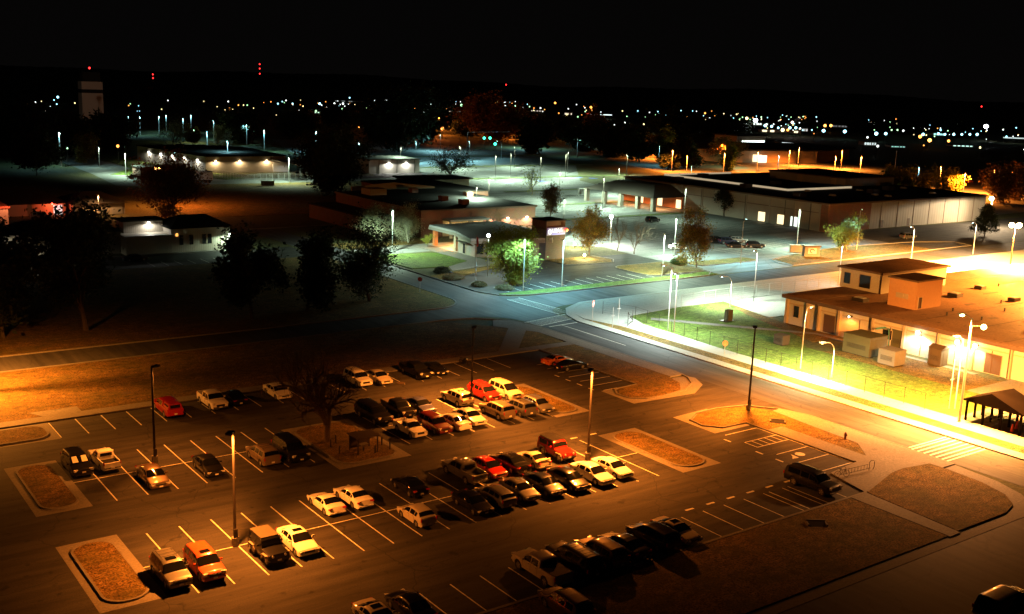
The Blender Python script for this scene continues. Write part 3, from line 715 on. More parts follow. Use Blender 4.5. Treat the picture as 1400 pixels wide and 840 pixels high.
PK = [
 ('pickup', 36.3, 112.9, 1, red, 'red pickup with a matching bed cap, leftmost at the back kerb', 'parked_pickup', 'pickup', ('cap',)),
 ('pickup', 41.4, 113.0, -1, white, 'white pickup backed in to the rear kerb beside the red capped pickup', 'parked_pickup', 'pickup', ('chrome',)),
 ('saloon', 44.0, 113.2, 1, blk, 'black saloon in deep shade just right of the backed-in white pickup', 'parked_car', 'car', ()),
 ('minivan', 23.4, 99.9, -1, blk, 'black minivan with bright sunshades in its windscreen beside the left island', 'parked_minivan', 'minivan', ('shade',)),
 ('small_pickup', 25.9, 99.8, 1, white, 'small white pickup with an empty bed next to the black minivan with sunshades', 'parked_pickup', 'pickup', ('chrome',)),
 ('saloon', 28.4, 93.3, -1, bronze, 'small dark brown saloon at the foot of the unlit-looking lamp post', 'parked_car', 'car', ()),
 ('saloon', 33.7, 93.5, -1, blk, 'black saloon standing alone between the small brown saloon and the beige roof-railed car', 'parked_car', 'car', ('plastic',)),
 ('suv', 39.2, 93.4, 1, beige, 'beige roof-railed off-road car beside the black car near the tree island', 'parked_car', 'car', ('rack',)),
 ('long_suv', 42.0, 93.2, -1, blk, 'long black off-road car parked against the tree island', 'parked_car', 'car', ()),
 ('saloon', 49.3, 113.0, -1, white, 'white saloon alone at the back kerb left of the bare tree', 'parked_car', 'car', ()),
 ('suv', 59.9, 113.0, -1, white, 'white off-road car at the back kerb, seen through the twigs of the bare tree', 'parked_car', 'car', ('rack',)),
 ('saloon', 62.6, 112.7, -1, cream, 'pale cream saloon at the back kerb just right of the bare tree', 'parked_car', 'car', ()),
 ('pickup', 68.2, 112.9, -1, blk, 'black pickup at the back kerb, left of a black coupe', 'parked_pickup', 'pickup', ()),
 ('coupe', 71.0, 112.9, -1, blk, 'black coupe at the back kerb, between the black pickup and the motorcycle', 'parked_coupe', 'car', ()),
 ('suv', 66.3, 100.2, 1, cream, 'yellow-lit cream off-road car with a coiled load on its roof rack', 'parked_car', 'car', ('rack','rack_gear','plastic')),
 ('suv', 70.2, 100.2, -1, red, 'red off-road car between the lamp post and a pale minivan', 'parked_car', 'car', ('rack',)),
 ('minivan', 73.0, 99.8, -1, cream, 'pale cream minivan next to the island, behind the silver estate', 'parked_minivan', 'minivan', ()),
 ('saloon', 63.6, 93.6, -1, white, 'brightly lit white saloon just below the cream off-road car with the roof load', 'parked_car', 'car', ()),
 ('suv', 67.6, 93.8, 1, beige, 'beige off-road car showing its rear window beside the bright white saloon', 'parked_car', 'car', ()),
 ('suv', 70.4, 93.4, 1, grey, 'grey and beige off-road car with a roof hatch, second from the right island', 'parked_car', 'car', ('sunroof','rack')),
 ('estate', 73.1, 93.5, -1, silver, 'silver estate car nearest to the right island in its row', 'parked_car', 'car', ('rack',)),
 ('small_pickup', 55.8, 93.4, -1, white, 'small white pickup with its nose to the aisle beside the tree island', 'parked_pickup', 'pickup', ('liner',)),
 ('suv', 58.7, 93.0, -1, maroon, 'dark maroon off-road car between the small white pickup and a white saloon', 'parked_car', 'car', ()),
 ('saloon', 61.2, 93.1, 1, white, 'white saloon showing its tail, tight beside the dark maroon car', 'parked_car', 'car', ()),
 ('long_suv', 54.8, 99.6, -1, blk, 'long black off-road car behind the small white pickup, nearest the tree island', 'parked_car', 'car', ()),
 ('pickup', 58.2, 100.0, -1, blk, 'black pickup between the long black car and a blue saloon', 'parked_pickup', 'pickup', ('cover',)),
 ('saloon', 61.0, 99.9, -1, blue, 'blue-grey saloon with a shiny windscreen behind the maroon car', 'parked_car', 'car', ()),
 ('pickup', 53.7, 79.6, 1, silver, 'big silver pickup with its tailgate to the middle of the double row', 'parked_pickup', 'pickup', ('chrome',)),
 ('hatchback', 56.3, 79.3, -1, red, 'red hatchback next to the big silver pickup', 'parked_hatchback', 'car', ()),
 ('saloon', 59.0, 79.5, 1, blk, 'black saloon between the red hatchback and a cream coupe', 'parked_car', 'car', ()),
 ('coupe', 47.5, 79.3, 1, blk, 'black coupe standing alone left of the big silver pickup', 'parked_coupe', 'car', ()),
 ('saloon', 50.2, 73.0, -1, blk, 'black saloon at the left end of the packed row, beside a silver estate', 'parked_car', 'car', ()),
 ('estate', 52.9, 73.2, 1, silver, 'silver estate showing its rear window among dark cars in the packed row', 'parked_car', 'car', ()),
 ('saloon', 55.6, 73.3, -1, grey, 'dark grey saloon just right of the silver estate in the packed row', 'parked_car', 'car', ()),
 ('saloon', 58.4, 73.2, -1, dkblue, 'dark blue saloon with a glint on its roof, middle of the packed row', 'parked_car', 'car', ()),
 ('saloon', 61.2, 73.0, -1, blk, 'black saloon just left of the two brightly lit white cars', 'parked_car', 'car', ()),
 ('hatchback', 44.6, 73.2, 1, cream, 'small cream hatchback alone in its stall with dark windows', 'parked_hatchback', 'car', ()),
 ('coupe', 39.2, 79.6, 1, white, 'white coupe, left one of a pair with their tails to the row line', 'parked_coupe', 'car', ()),
 ('saloon', 41.9, 79.7, 1, white, 'white saloon, right one of a pair with their tails to the row line', 'parked_car', 'car', ()),
 ('saloon', 33.7, 73.6, -1, white, 'white saloon with a sunroof beside the dark off-roader', 'parked_car', 'car', ('sunroof',)),
 ('offroader', 31.05, 73.2, -1, blk, 'dark open-country off-roader with pale fenders beside the white sunroof saloon', 'parked_offroader', 'off-roader', ()),
 ('suv', 23.4, 73.4, -1, silver, 'silver off-road car with a roof hatch beside the lower left island', 'parked_car', 'car', ('sunroof','rack')),
 ('suv', 25.9, 73.2, -1, redorange, 'orange-red off-road car with a sunroof near the brown lamp post', 'parked_car', 'car', ('sunroof',)),
 ('saloon', 64.1, 73.0, -1, white, 'brightly lit white saloon, left one of the two below the lamp post', 'parked_car', 'car', ()),
 ('saloon', 66.9, 73.3, -1, white, 'brightly lit white car beside the empty stalls, right of its white neighbour', 'parked_car', 'car', ()),
 ('coupe', 61.6, 79.2, 1, cream, 'cream coupe with a rear wing behind the dark blue saloon', 'parked_coupe', 'car', ('spoiler',)),
 ('offroader', 65.0, 79.7, -1, red, 'red off-roader with a black hard top beside the lamp post', 'parked_offroader', 'off-roader', ()),
 ('pickup', 47.4, 59.2, 1, cream, 'pale pickup with a covered bed, leftmost of the dark front row', 'parked_pickup', 'pickup', ('cover',)),
 ('long_suv', 50.4, 58.9, 1, blk, 'long black car with glossy roof ribs next to the covered pale pickup', 'parked_car', 'car', ('rack',)),
 ('suv', 53.1, 58.8, 1, bronze, 'dark bronze car, third along the front kerb from the covered pickup', 'parked_car', 'car', ()),
 ('saloon', 55.8, 59.1, 1, dkblue, 'dark blue saloon with round tail, fourth along the front kerb from the covered pickup', 'parked_car', 'car', ()),
 ('minivan', 58.9, 58.9, 1, blk, 'tall black minivan beside the pale sunroof coupe at the front kerb', 'parked_minivan', 'minivan', ()),
 ('coupe', 61.6, 59.0, -1, cream, 'pale sunroof coupe at the right end of the dark front row', 'parked_coupe', 'car', ('sunroof',)),
 ('coupe', 33.1, 59.3, -1, cream, 'pale coupe cut off by the bottom edge of the picture', 'parked_coupe', 'car', ('sunroof',)),
 ('saloon', 35.8, 59.4, 1, blk, 'black saloon beside the pale coupe at the bottom edge', 'parked_car', 'car', ()),
 ('long_suv', 81.0, 60.2, -1, blk, 'long black off-road car alone near the bicycle rack', 'parked_car', 'car', ('chrome',)),
]
for k_, x, y, fc, pm, lb, nm, ct, ex in PK:
    make_car(k_, x, y, fc, pm, lb, nm, ct, 'vehicles in the near car park', ex, roofm=black if k_ == 'offroader' and pm is red else (plain('soft_top',(.05,.038,.022),.9) if k_ == 'offroader' else None))
make_car('suv', 45.3, 53.6, 1, bronze, 'dark car on the grass below the front kerb with only its brown roof lit', 'parked_car', 'car', 'vehicles in the near car park', (), rz=R(178))
make_car('coupe', 88.0, 108.6, 1, orange, 'orange coupe with black stripes parked sideways by the corner lawn', 'parked_coupe', 'car', 'vehicles in the near car park', ('stripe',), rz=R(92))
make_car('coupe', 88.0, 105.6, 1, blk, 'black coupe beside the striped orange coupe', 'parked_coupe', 'car', 'vehicles in the near car park', (), rz=R(91))
make_car('long_suv', 73.0, 36.2, -1, blk, 'black long-bodied car at the bottom right corner of the picture', 'parked_car', 'car', None, ('chrome',), rz=R(90))
make_car('saloon', 76.3, 34.2, -1, blk, 'black saloon just entering the bottom right corner behind the long car', 'parked_car', 'car', None, (), rz=R(85))
FARCARS = [(926,339,'hatchback',white,60,'small white car by the lit verge of the store car park'),
 (979,330,'suv',blk,60,'black car, leftmost of the dark cluster in the store car park'),(995,332,'suv',dkblue,60,'dark blue car, second of the dark cluster in the store car park'),
 (1006,337,'saloon',blk,60,'black saloon lowest in the dark cluster of the store car park'),(1008,330,'suv',grey,60,'grey car at the back of the dark cluster in the store car park'),(1032,337,'suv',blk,60,'black car set apart to the right of the dark cluster'),
 (892,302,'suv',blk,95,'black car parked alone near the store wall'),(822,254,'saloon',grey,5,'grey saloon beside a red one in the big lit car park'),(832,257,'saloon',red,5,'small red car next to the grey saloon in the big lit car park'),
 (1241,325,'suv',silver,80,'silver car in the yard beside the store'),(1349,251,'saloon',white,80,'white car on the orange-lit street far right'),(1322,249,'pickup',redorange,80,'orange lorry-like pickup on the far right street'),
 (184,242,'saloon',silver,60,'silver car on the lit drive by the warehouse'),(185,355,'saloon',dkblue,90,'dark car on the pavement edge of the dark left building'),(56,297,'minivan',silver,90,'van parked under the red lamp of the orange-lit building'),
 (107,294,'saloon',grey,90,'grey car in front of the orange-lit building'),(592,189,'minivan',white,90,'white van in the red-lit street far off')]
for px, py, k_, pm, a, lb in FARCARS:
    c = G(px, py+2, 0); make_car(k_, c.x, c.y, -1, pm, lb, 'distant_car', 'car', 'vehicles beyond the cross road', (), rz=R(a), far=True)

# motorcycle at the back kerb
def wheel_mb(mb, x, y, r, w=.06, n=18):
    mb.tube([(x, y+r*math.cos(2*math.pi*k/n), r+r*math.sin(2*math.pi*k/n)) for k in range(n+1)], w, 6, False)
def make_motorcycle(loc, rz, label):
    t = empty('motorcycle', loc, rz, label, 'motorcycle')
    for y in (-.72, .72): m = MB(); wheel_mb(m, 0, y, .3, .07); m.tube([(0,y-.28,.3),(0,y+.28,.3)], .015, 4); m.tube([(0,y,.02),(0,y,.58)], .015, 4); m.build('wheel', rubber, t, True)
    m = MB().ball((0,-.12,.86), .24, 10, 6, .6); m.obox((0,-.1,.48), .2, .26, .2); m.tube([(0,-.72,.3),(0,-.45,.95)], .035, 6); m.build('body', blk, t, True)
    MB().obox((0,.42,.8), .13, .34, .06).build('seat', rubber, t)
    MB().tube([(-.36,-.25,1.05),(0,-.45,1.0),(.36,-.25,1.05)], .02, 6).build('handlebar', chrome, t)
    MB().tube([(.16,-.1,.3),(.18,.9,.34)], .05, 8).build('exhaust', chrome, t, True)
    MB().ball((0,-.6,.88), .09, 8, 6).build('headlight', lens, t, True)
make_motorcycle((76.6,114.3,.008), .1, 'black motorcycle parked at the back kerb behind the lamp post')

# bicycle rack and bicycle
t = empty('bicycle_rack', (87.8,60.2,.14), R(-4), 'brown wave-like bicycle rack on the paving near the long black car', 'bicycle rack')
m = MB(); m.tube([(-2.2,0,.25),(2.2,0,.25)], .025, 6); m.tube([(-2.2,0,.7),(1.9,0,.7)], .025, 6)
for k in range(9): m.tube([(-2.0+k*.46,0,.2),(-2.0+k*.46,0,.72)], .016, 5)
m.build('bars', metal_dark, t, True)
m = MB().tube([(2.0,0,0),(2.0,0,.9),(2.2,0,1.05),(2.6,0,1.0),(2.75,0,.8),(2.75,0,.3),(2.6,0,0)], .03, 6); m.build('end_loop', metal_dark, t, True)
t = empty('bicycle', (85.8,60.35,.14), R(70), 'black bicycle leaning on the left end of the bicycle rack', 'bicycle')
for y in (-.52,.52): m = MB(); wheel_mb(m, 0, y, .33, .022); [m.tube([(0,y+.3*math.cos(a),.33+.3*math.sin(a)),(0,y-.3*math.cos(a),.33-.3*math.sin(a))], .004, 3) for a in (0,.8,1.57,2.4)]; m.build('wheel', rubber, t, True)
m = MB(); 
for a, b_ in (((0,.52,.33),(0,.1,.3)),((0,.1,.3),(0,.22,.82)),((0,.22,.78),(0,-.32,.8)),((0,.1,.3),(0,-.34,.72)),((0,.52,.33),(0,.22,.7)),((0,-.52,.33),(0,-.34,.95))): m.tube([a,b_], .018, 6)
m.build('bicycle_frame', metal_dark, t, True)
MB().tube([(-.28,-.3,.98),(0,-.36,.96),(.28,-.3,.98)], .014, 6).build('handlebar', metal_dark, t)
MB().obox((0,.24,.87), .07, .13, .03).build('saddle', rubber, t)

# hydrant, culvert heads, manholes
t = empty('fire_hydrant', (96.0,67.6,.12), 0, 'dark fire hydrant on the narrow grass verge between two pavements', 'fire hydrant')
MB().tube([(0,0,0),(0,0,.06),(0,0,.061),(0,0,.6),(0,0,.72),(0,0,.80),(0,0,.86)], [.2,.2,.13,.13,.15,.08,.03], 10).build('barrel', plain('hydrant',(.10,.02,.015),.5), t, True)
MB().tube([(-.22,0,.52),(.22,0,.52)], .065, 8).tube([(0,0,.5),(0,-.22,.5)], .08, 8).build('outlet', plain('hydrant',(.10,.02,.015),.5), t, True)
def culvert(loc, rz, label):
    t = empty('drain_inlet', loc, rz, label, 'drain inlet')
    m = MB().box(-.9,.9,-.08,.08,-.1,.28).box(-.9,-.75,-.9,-.08,-.1,.20).box(.75,.9,-.9,-.08,-.1,.20); m.build('headwall', plain('old_concrete',(.10,.09,.07),.9), t)
    MB().add([(-.75,-.08,.26),(.75,-.08,.26),(.75,-1.0,.02),(-.75,-1.0,.02)], [(0,1,2,3)]).build('opening', plain('hole', (.002,.002,.002), 1.0), t)
p = G(1114,716); culvert((p.x,p.y,.1), R(-35), 'concrete drain inlet with a black mouth in the front lawn')
p = G(1063,577); culvert((p.x,p.y,.1), R(-50), 'triangular concrete drain inlet on the entrance island')
p = G(1278,574)
mh = layered('rust', ((.05,.035,.02),(.12,.09,.06),(.07,.05,.035)), (6,1), .8)
for i, (px, py, lb) in enumerate(((548,524,'round manhole cover in the aisle right of the bare tree'),(173,539,'small round manhole cover in the dark left lawn'),(803,479,'dark grating in the corner lawn by the road'))):
    c = G(px, py); tag(MB().tube([(0,0,0),(0,0,.03)], .55, 20).build('manhole_cover', mh, None, False, (c.x,c.y,.012 if i == 0 else .11)), lb, 'manhole cover')

# shelter with benches on the tree island, with short bollards round it
p = G(497,618)
t = empty('smoking_shelter', (p.x,p.y,.13), R(0), 'small dark open shelter with a table on the tree island', 'shelter')
m = MB()
for sx_ in (-1.1,1.1):
    for sy_ in (-.9,.9): m.box(sx_-.05,sx_+.05,sy_-.05,sy_+.05,0,1.7)
m.build('frame', metal_dark, t); MB().box(-1.35,1.35,-1.1,1.1,1.7,1.78).build('roof', plain('shelter_roof',(.05,.035,.025),.8), t)
MB().box(-1.1,1.1,.82,.86,.2,1.6).build('screen', plain('shelter_roof',(.05,.035,.025),.8), t)
MB().box(-.45,.45,-.35,.35,.68,.74).box(-.06,.06,-.06,.06,0,.68).build('table', concrete, t)
for px, py, lb in ((452,613,'bollard nearest the trunk of the bare tree'),(459,607,'bollard just behind the one nearest the bare tree trunk'),(464,622,'low bollard on the near edge of the tree island'),(507,600,'bollard at the far rim of the tree island, left of the pickup'),(522,610,'bollard to the right of the dark shelter'),(533,616,'rightmost bollard of the tree island'),(513,621,'bollard right in front of the shelter')):
    c = G(px, py); tag(MB().tube([(0,0,0),(0,0,.7),(0,0,.85)], [.08,.08,.03], 8).build('bollard', metal_dark, None, True, (c.x,c.y,.13)), 'dark '+lb, 'bollard', 'bollards on the tree island')

# ------------------------------------------------------------------ buildings
stucco = layered('stucco', ((.36,.33,.27),(.46,.43,.36),(.40,.37,.31)), (5,.4), .9)
metal_wall = None
def ribbed(name, col, col2, scale=2.2, direction='X'):
    m = bpy.data.materials.new(name); n, l, p = nodes_of(m); p.inputs['Roughness'].default_value = .7
    t = n.new('ShaderNodeTexCoord'); w = n.new('ShaderNodeTexWave'); w.inputs['Scale'].default_value = scale; w.bands_direction = direction
    l.new(t.outputs['Object'], w.inputs['Vector'])
    nz = n.new('ShaderNodeTexNoise'); nz.inputs['Scale'].default_value = .35; nz.inputs['Detail'].default_value = 5; l.new(t.outputs['Object'], nz.inputs['Vector'])
    a = n.new('ShaderNodeMath'); a.operation = 'MULTIPLY_ADD'; a.inputs[1].default_value = .25; l.new(w.outputs['Fac'], a.inputs[0]); l.new(nz.outputs['Fac'], a.inputs[2])
    mx = n.new('ShaderNodeMix'); mx.data_type = 'RGBA'; mx.inputs['A'].default_value = (*col,1); mx.inputs['B'].default_value = (*col2,1)
    l.new(a.outputs[0], mx.inputs['Factor']); l.new(mx.outputs['Result'], p.inputs['Base Color'])
    b = n.new('ShaderNodeBump'); b.inputs['Strength'].default_value = .5; b.inputs['Distance'].default_value = .05; l.new(w.outputs['Fac'], b.inputs['Height']); l.new(b.outputs[0], p.inputs['Normal'])
    return m
def brickm(name, a, b_, mortar, s=1.0):
    m = bpy.data.materials.new(name); n, l, p = nodes_of(m); p.inputs['Roughness'].default_value = .9
    t = n.new('ShaderNodeTexCoord'); sp = n.new('ShaderNodeSeparateXYZ'); ad = n.new('ShaderNodeMath'); cb = n.new('ShaderNodeCombineXYZ')
    l.new(t.outputs['Object'], sp.inputs[0]); l.new(sp.outputs[0], ad.inputs[0]); l.new(sp.outputs[1], ad.inputs[1]); l.new(ad.outputs[0], cb.inputs[0]); l.new(sp.outputs[2], cb.inputs[1])
    br = n.new('ShaderNodeTexBrick'); br.inputs['Color1'].default_value = (*a,1); br.inputs['Color2'].default_value = (*b_,1); br.inputs['Mortar'].default_value = (*mortar,1)
    br.inputs['Scale'].default_value = 1.0; br.inputs['Brick Width'].default_value = .24*s; br.inputs['Row Height'].default_value = .08*s; br.inputs['Mortar Size'].default_value = .01*s
    l.new(cb.outputs[0], br.inputs['Vector'])
    nz = n.new('ShaderNodeTexNoise'); nz.inputs['Scale'].default_value = .5; l.new(t.outputs['Object'], nz.inputs['Vector'])
    mx = n.new('ShaderNodeMix'); mx.data_type = 'RGBA'; mx.blend_type = 'MULTIPLY'; mx.inputs['Factor'].default_value = .5
    l.new(br.outputs['Color'], mx.inputs['A']); l.new(nz.outputs['Color'], mx.inputs['B']); l.new(mx.outputs['Result'], p.inputs['Base Color'])
    return m
tan_wall = ribbed('tan_wall', (.30,.25,.17), (.38,.33,.24), 1.2)
beige_wall = ribbed('beige_wall', (.25,.22,.17), (.34,.30,.24), .8)
store_wall = ribbed('store_wall', (.20,.18,.145), (.27,.245,.20), .25)
brick = brickm('brick', (.17,.055,.028), (.23,.085,.045), (.16,.12,.09))
brick_tan = brickm('brick_tan', (.30,.24,.20), (.36,.30,.25), (.3,.28,.25), 2)
fascia = plain('fascia_brown', (.085,.050,.032), .7)
trim_m = plain('trim_tan', (.34,.27,.19), .8)
door_m = plain('door_brown', (.07,.04,.028), .6)
win_m = plain('window_dark', (.012,.014,.016), .12)
orange_col = plain('orange_column', (.5,.16,.05), .7)
grey_roof = layered('grey_roof', ((.26,.27,.28),(.36,.37,.38),(.31,.31,.32)), (2,.2), .6, .2)
warm_win = emit('lit_window', (1.0,.78,.42), 1.7)
white_win = emit('lit_window_white', (.85,1.0,.92), 1.5)
def bld(name, label, cat, loc=(0,0,0), rz=0, group=None): return empty(name, loc, rz, label, cat, group)
def wall_box(t, x0, x1, y0, y1, z0, z1, mat, name='wall'): return MB().box(x0,x1,y0,y1,z0,z1).build(name, mat, t)
def rooftop(t, x0, x1, y0, y1, z, mat, over=.3, th=.35, name='roof', fas=None):
    MB().box(x0-over, x1+over, y0-over, y1+over, z, z+th*.6).build('fascia', fas or fascia, t)
    return MB().box(x0-over+.15, x1+over-.15, y0-over+.15, y1+over-.15, z+th*.6-.02, z+th*.6+.02).build(name, mat, t)
def opening(t, axis, pos, c, w, z0, z1, mat, name='window', sgn=-1, frame=None, glassm=None):
    """a framed opening on a wall; axis 'x' = wall plane x=pos (faces sgn)"""
    d = .06*sgn
    def bx(mb, a0, a1, b0, b1, k0, k1):
        lo, hi = sorted((pos+k0*sgn, pos+k1*sgn))
        return mb.box(lo, hi, a0, a1, b0, b1) if axis == 'x' else mb.box(a0, a1, lo, hi, b0, b1)
    f = bx(MB(), c-w/2, c+w/2, z0, z1, .0, .05).build(name, mat, t)
    if frame:
        m = MB(); e = .09
        bx(m, c-w/2-e, c-w/2, z0, z1, 0, .1); bx(m, c+w/2, c+w/2+e, z0, z1, 0, .1); bx(m, c-w/2-e, c+w/2+e, z1, z1+e, 0, .1)
        m.build('frame', frame, f)
    return f
def wall_lamp(t, loc, col, power, aim=(0,0,-1), ang=150, s=10):
    m = MB().obox(loc, .16, .16, .12); m.obox((loc[0],loc[1],loc[2]), .26, .2, .16); o = m.build('wall_lamp', emit('walllamp_%d' % int(col[2]*100), col, s), t)
    if power:
        l = spot((loc[0]+aim[0]*.7, loc[1]+aim[1]*.7, loc[2]-.1), power, col, 174, .3, .15, (0, 0, -1), t)
    return o
# B1: flat-roofed building on the right
t = bld('flat_roofed_building', 'long low tan building with a broad brown roof on the right, lit orange', 'building')
wall_box(t, 138.4, 210, 40, 111.5, 0, 4.2, stucco)
rooftop(t, 138.4, 210, 40, 111.5, 4.2, roof_tan, .55, .9)
for i, y in enumerate((111.0,106.8,104.6,100.6,94.6,89,83.5,78,72.5)): MB().box(137.9,138.4,y-.22,y+.22,0,4.2).build('pilaster', trim_m, t)
MB().box(138.25,138.4,60,111.4,3.35,3.55).build('trim', trim_m, t)
opening(t,'x',138.4,109.2,1.1,1.3,3.2,win_m,'window',-1,trim_m)
opening(t,'x',138.4,102.6,2.2,.1,3.0,door_m,'door',-1,trim_m)
opening(t,'x',138.4,92,1.6,1.4,2.8,win_m,'window',-1,trim_m)
opening(t,'x',138.4,75,2.4,.1,2.9,door_m,'door',-1,trim_m)
for x,y in ((160,98),(166,90),(171,84),(178,76),(186,88),(181,99),(160,86),(152,90),(150,84),(148,88.5)):
    MB().tube([(x,y,4.6),(x,y,5.3)], .14, 8).build('roof_vent', metal_dark, t)
for y in (104.6,94.6,83.5,72.5): MB().tube([(137.75,y,.1),(137.75,y,4.2)], .07, 6).build('downpipe', metal_dark, t)
for k, y in enumerate((60,67,74,81,88.5,100,106)): MB().box(139,209,y-.05,y+.05,4.75,4.78+.004*k).build('roof_seam', fascia, t)
for x, y, s_x, s_y in ((158,80,1.2,.8),(164,97,.9,.9),(145,102,.8,1.1),(170,90,1.0,.6),(175,99,.7,.7),(150,76,.8,.8)):
    u_ = MB().box(x-s_x,x+s_x,y-s_y,y+s_y,4.77,5.35).build('roof_unit', metal_dark, t); MB().box(x-s_x*.7,x+s_x*.7,y-s_y*.7,y+s_y*.7,5.35,5.45).build('vent_cap', metal_grey, u_)
patch = plain('roof_patch', (.11,.06,.035), .8, noise=.4)
for x, y, a_, b_ in ((160,92,1.6,.5),(166,86,2.2,.3),(173,96,2.8,.4),(153,84,1.2,.5),(178,88,1.8,.3),(163,101,3.0,.25)):
    MB().sheet([(x-a_,y-b_),(x+a_*.7,y-b_*1.4),(x+a_,y+b_*.6),(x-a_*.5,y+b_)], 4.775).build('roof_patch', patch, t)
for y in (97,91.5,86.3,80.8,75.3): MB().box(138.3,138.4,y-.04,y+.04,.1,3.3).build('wall_joint', fascia, t)
p1_ = bld('penthouse', 'upper storey with low brown roof on the flat building, with dark windows', 'rooftop room', (0,0,4.78))
wall_box(p1_, 153.5, 172.5, 104.2, 112.4, 0, 3.3, stucco); rooftop(p1_, 153.5, 172.5, 104.2, 112.4, 3.3, roof_tan, .5, .5)
opening(p1_,'x',153.5,111.0,1.3,.7,2.6,win_m,'window',-1,trim_m); opening(p1_,'x',153.5,107.4,2.2,.5,2.7,win_m,'window',-1,trim_m)
p2_ = bld('penthouse', 'tall plain cube room on the flat roof, one side orange and one yellow', 'rooftop room', (0,0,4.78))
wall_box(p2_, 146.8, 153.8, 93.3, 98.2, 0, 4.4, plain('orange_stucco',(.42,.22,.10),.85)); rooftop(p2_, 146.8, 153.8, 93.3, 98.2, 4.4, roof_tan, .25, .4)
opening(p2_,'y',93.3,148.0,.9,.15,1.9,door_m,'door',-1,trim_m); MB().box(146.6,146.8,95.4,95.9,1.6,2.2).box(146.7,146.8,94.6,96.8,1.5,2.3).build('wall_box', trim_m, p2_)
# plant and containers beside it
def crate_box(px, py, lx, ly, h, mat, label, nm, cat, rz=0, roof=None, gable=0):
    c = G(px, py); t = empty(nm, (c.x, c.y, .09), rz, label, cat)
    b = MB().box(-lx/2,lx/2,-ly/2,ly/2,.12,h)
    b.build('body', mat, t)
    MB().box(-lx/2+.1,lx/2-.1,-ly/2+.1,ly/2-.1,0,.12).build('skid', metal_dark, t)
    if gable:
        MB().add([(-lx/2-.1,-ly/2-.1,h),(lx/2+.1,-ly/2-.1,h),(lx/2+.1,ly/2+.1,h),(-lx/2-.1,ly/2+.1,h),(0,-ly/2-.1,h+gable),(0,ly/2+.1,h+gable)], [(0,1,4),(2,3,5),(1,2,5,4),(3,0,4,5),(3,2,1,0)]).build('roof', roof or mat, t)
    else: MB().box(-lx/2-.05,lx/2+.05,-ly/2-.05,ly/2+.05,h,h+.06).build('lid', roof or mat, t)
    v = MB()
    for k in range(5): v.box(-lx/2-.03,-lx/2, -ly*.35, ly*.35, h*.35+k*.14, h*.35+k*.14+.05)
    v.build('louvre', metal_dark, t)
    MB().box(-lx*.2, lx*.1, -ly/2-.03, -ly/2, .3, h*.85).build('door', roof or mat, t)
    return t
green_box = plain('plant_green', (.07,.065,.03), .6); pink_box = plain('plant_grey', (.13,.12,.11), .6)
crate_box(1181,484,4.2,4.6,2.9,green_box,'large olive plant container beside the building, left of the grey ribbed cabinet','plant_container','container')
crate_box(1218,499,2.6,2.7,2.2,pink_box,'squat grey ribbed cabinet in front of the olive container','generator','cabinet')
crate_box(1208,470,3.2,2.6,2.7,metal_dark,'dark container with a bent teal pipe behind the olive one','plant_container','container')
t = empty('exhaust_pipe', (G(1206,478).x, G(1206,478).y, 2.9), 0, 'teal bent exhaust pipe between the plant containers', 'pipe')
MB().tube([(-1.2,.6,.3),(0,0,.5),(.5,-.5,.3),(.6,-.6,-2.5)], .13, 10).build('pipe', plain('teal',(.06,.2,.17),.5), t, True)
crate_box(1236,478,3.6,2.4,3.0,green_box,'dark olive container next to the glaring wall lamp','plant_container','container')
crate_box(1281,500,1.8,2.0,2.5,plain('shed',(.05,.035,.022),.8),'small brown shed standing alone near the lit wall','shed','shed',0,None,.5)
crate_box(1068,472,1.6,1.7,1.5,plain('shed',(.05,.035,.022),.8),'small brown cabinet on the lawn left of the building','utility_cabinet','cabinet')
c = G(993,440); t = empty('utility_cabinet', (c.x,c.y,.12), 0, 'green-grey utility cabinet with a frame on the lit lawn', 'cabinet')
MB().box(0,1.0,-.4,.4,.1,1.9).build('body', green_box, t); MB().box(-.9,-.8,-.4,-.3,0,2.0).box(-.3,-.2,-.4,-.3,0,2.0).box(-.9,-.2,-.4,-.3,1.9,2.0).box(-1,1.2,-.7,.7,0,.08).build('frame', metal_dark, t)
# gate shelter
t = bld('gate_shelter', 'open shelter with a dark gabled roof and posts beside the crossing', 'shelter')
m = MB().add([(114.3,57.3,2.6),(119.0,57.3,2.6),(119.0,65.3,2.6),(114.3,65.3,2.6),(114.3,61.6,4.2),(119.0,61.6,4.2)], [(0,1,5,4),(2,3,4,5),(3,0,4),(1,2,5),(0,3,2,1)])
sd_ = plain('shelter_dark',(.005,.0035,.003),.95); sd_.node_tree.nodes['Principled BSDF'].inputs['Specular IOR Level'].default_value = 0; m.build('roof', sd_, t)
for x in (115.0,116.9,118.6):
    for y in (58.2,60.5,62.7,64.8): MB().box(x-.11,x+.11,y-.11,y+.11,.1,2.62).build('post', plain('shelter_dark',(.005,.0035,.003),.95), t)
for y in (61.3,62.0): 
    m = MB(); m.box(114.4,120.1,y-.03,y+.03,1.05,1.12); m.box(114.4,120.1,y-.03,y+.03,.4,.46); m.build('handrail', metal_dark, t)
for px, py, lb in ((1383,592,'left one of two orange cones by the gate shelter'),(1389,588,'right one of two orange cones by the gate shelter')):
    c = G(px, py); t = empty('traffic_cone', (c.x,c.y,.1), 0, lb, 'cone')
    MB().tube([(0,0,.04),(0,0,.95)], [.2,.07], 10).build('cone', plain('cone_red',(.5,.04,.02),.6), t, True); MB().box(-.3,.3,-.3,.3,0,.04).build('cone_base', black, t)
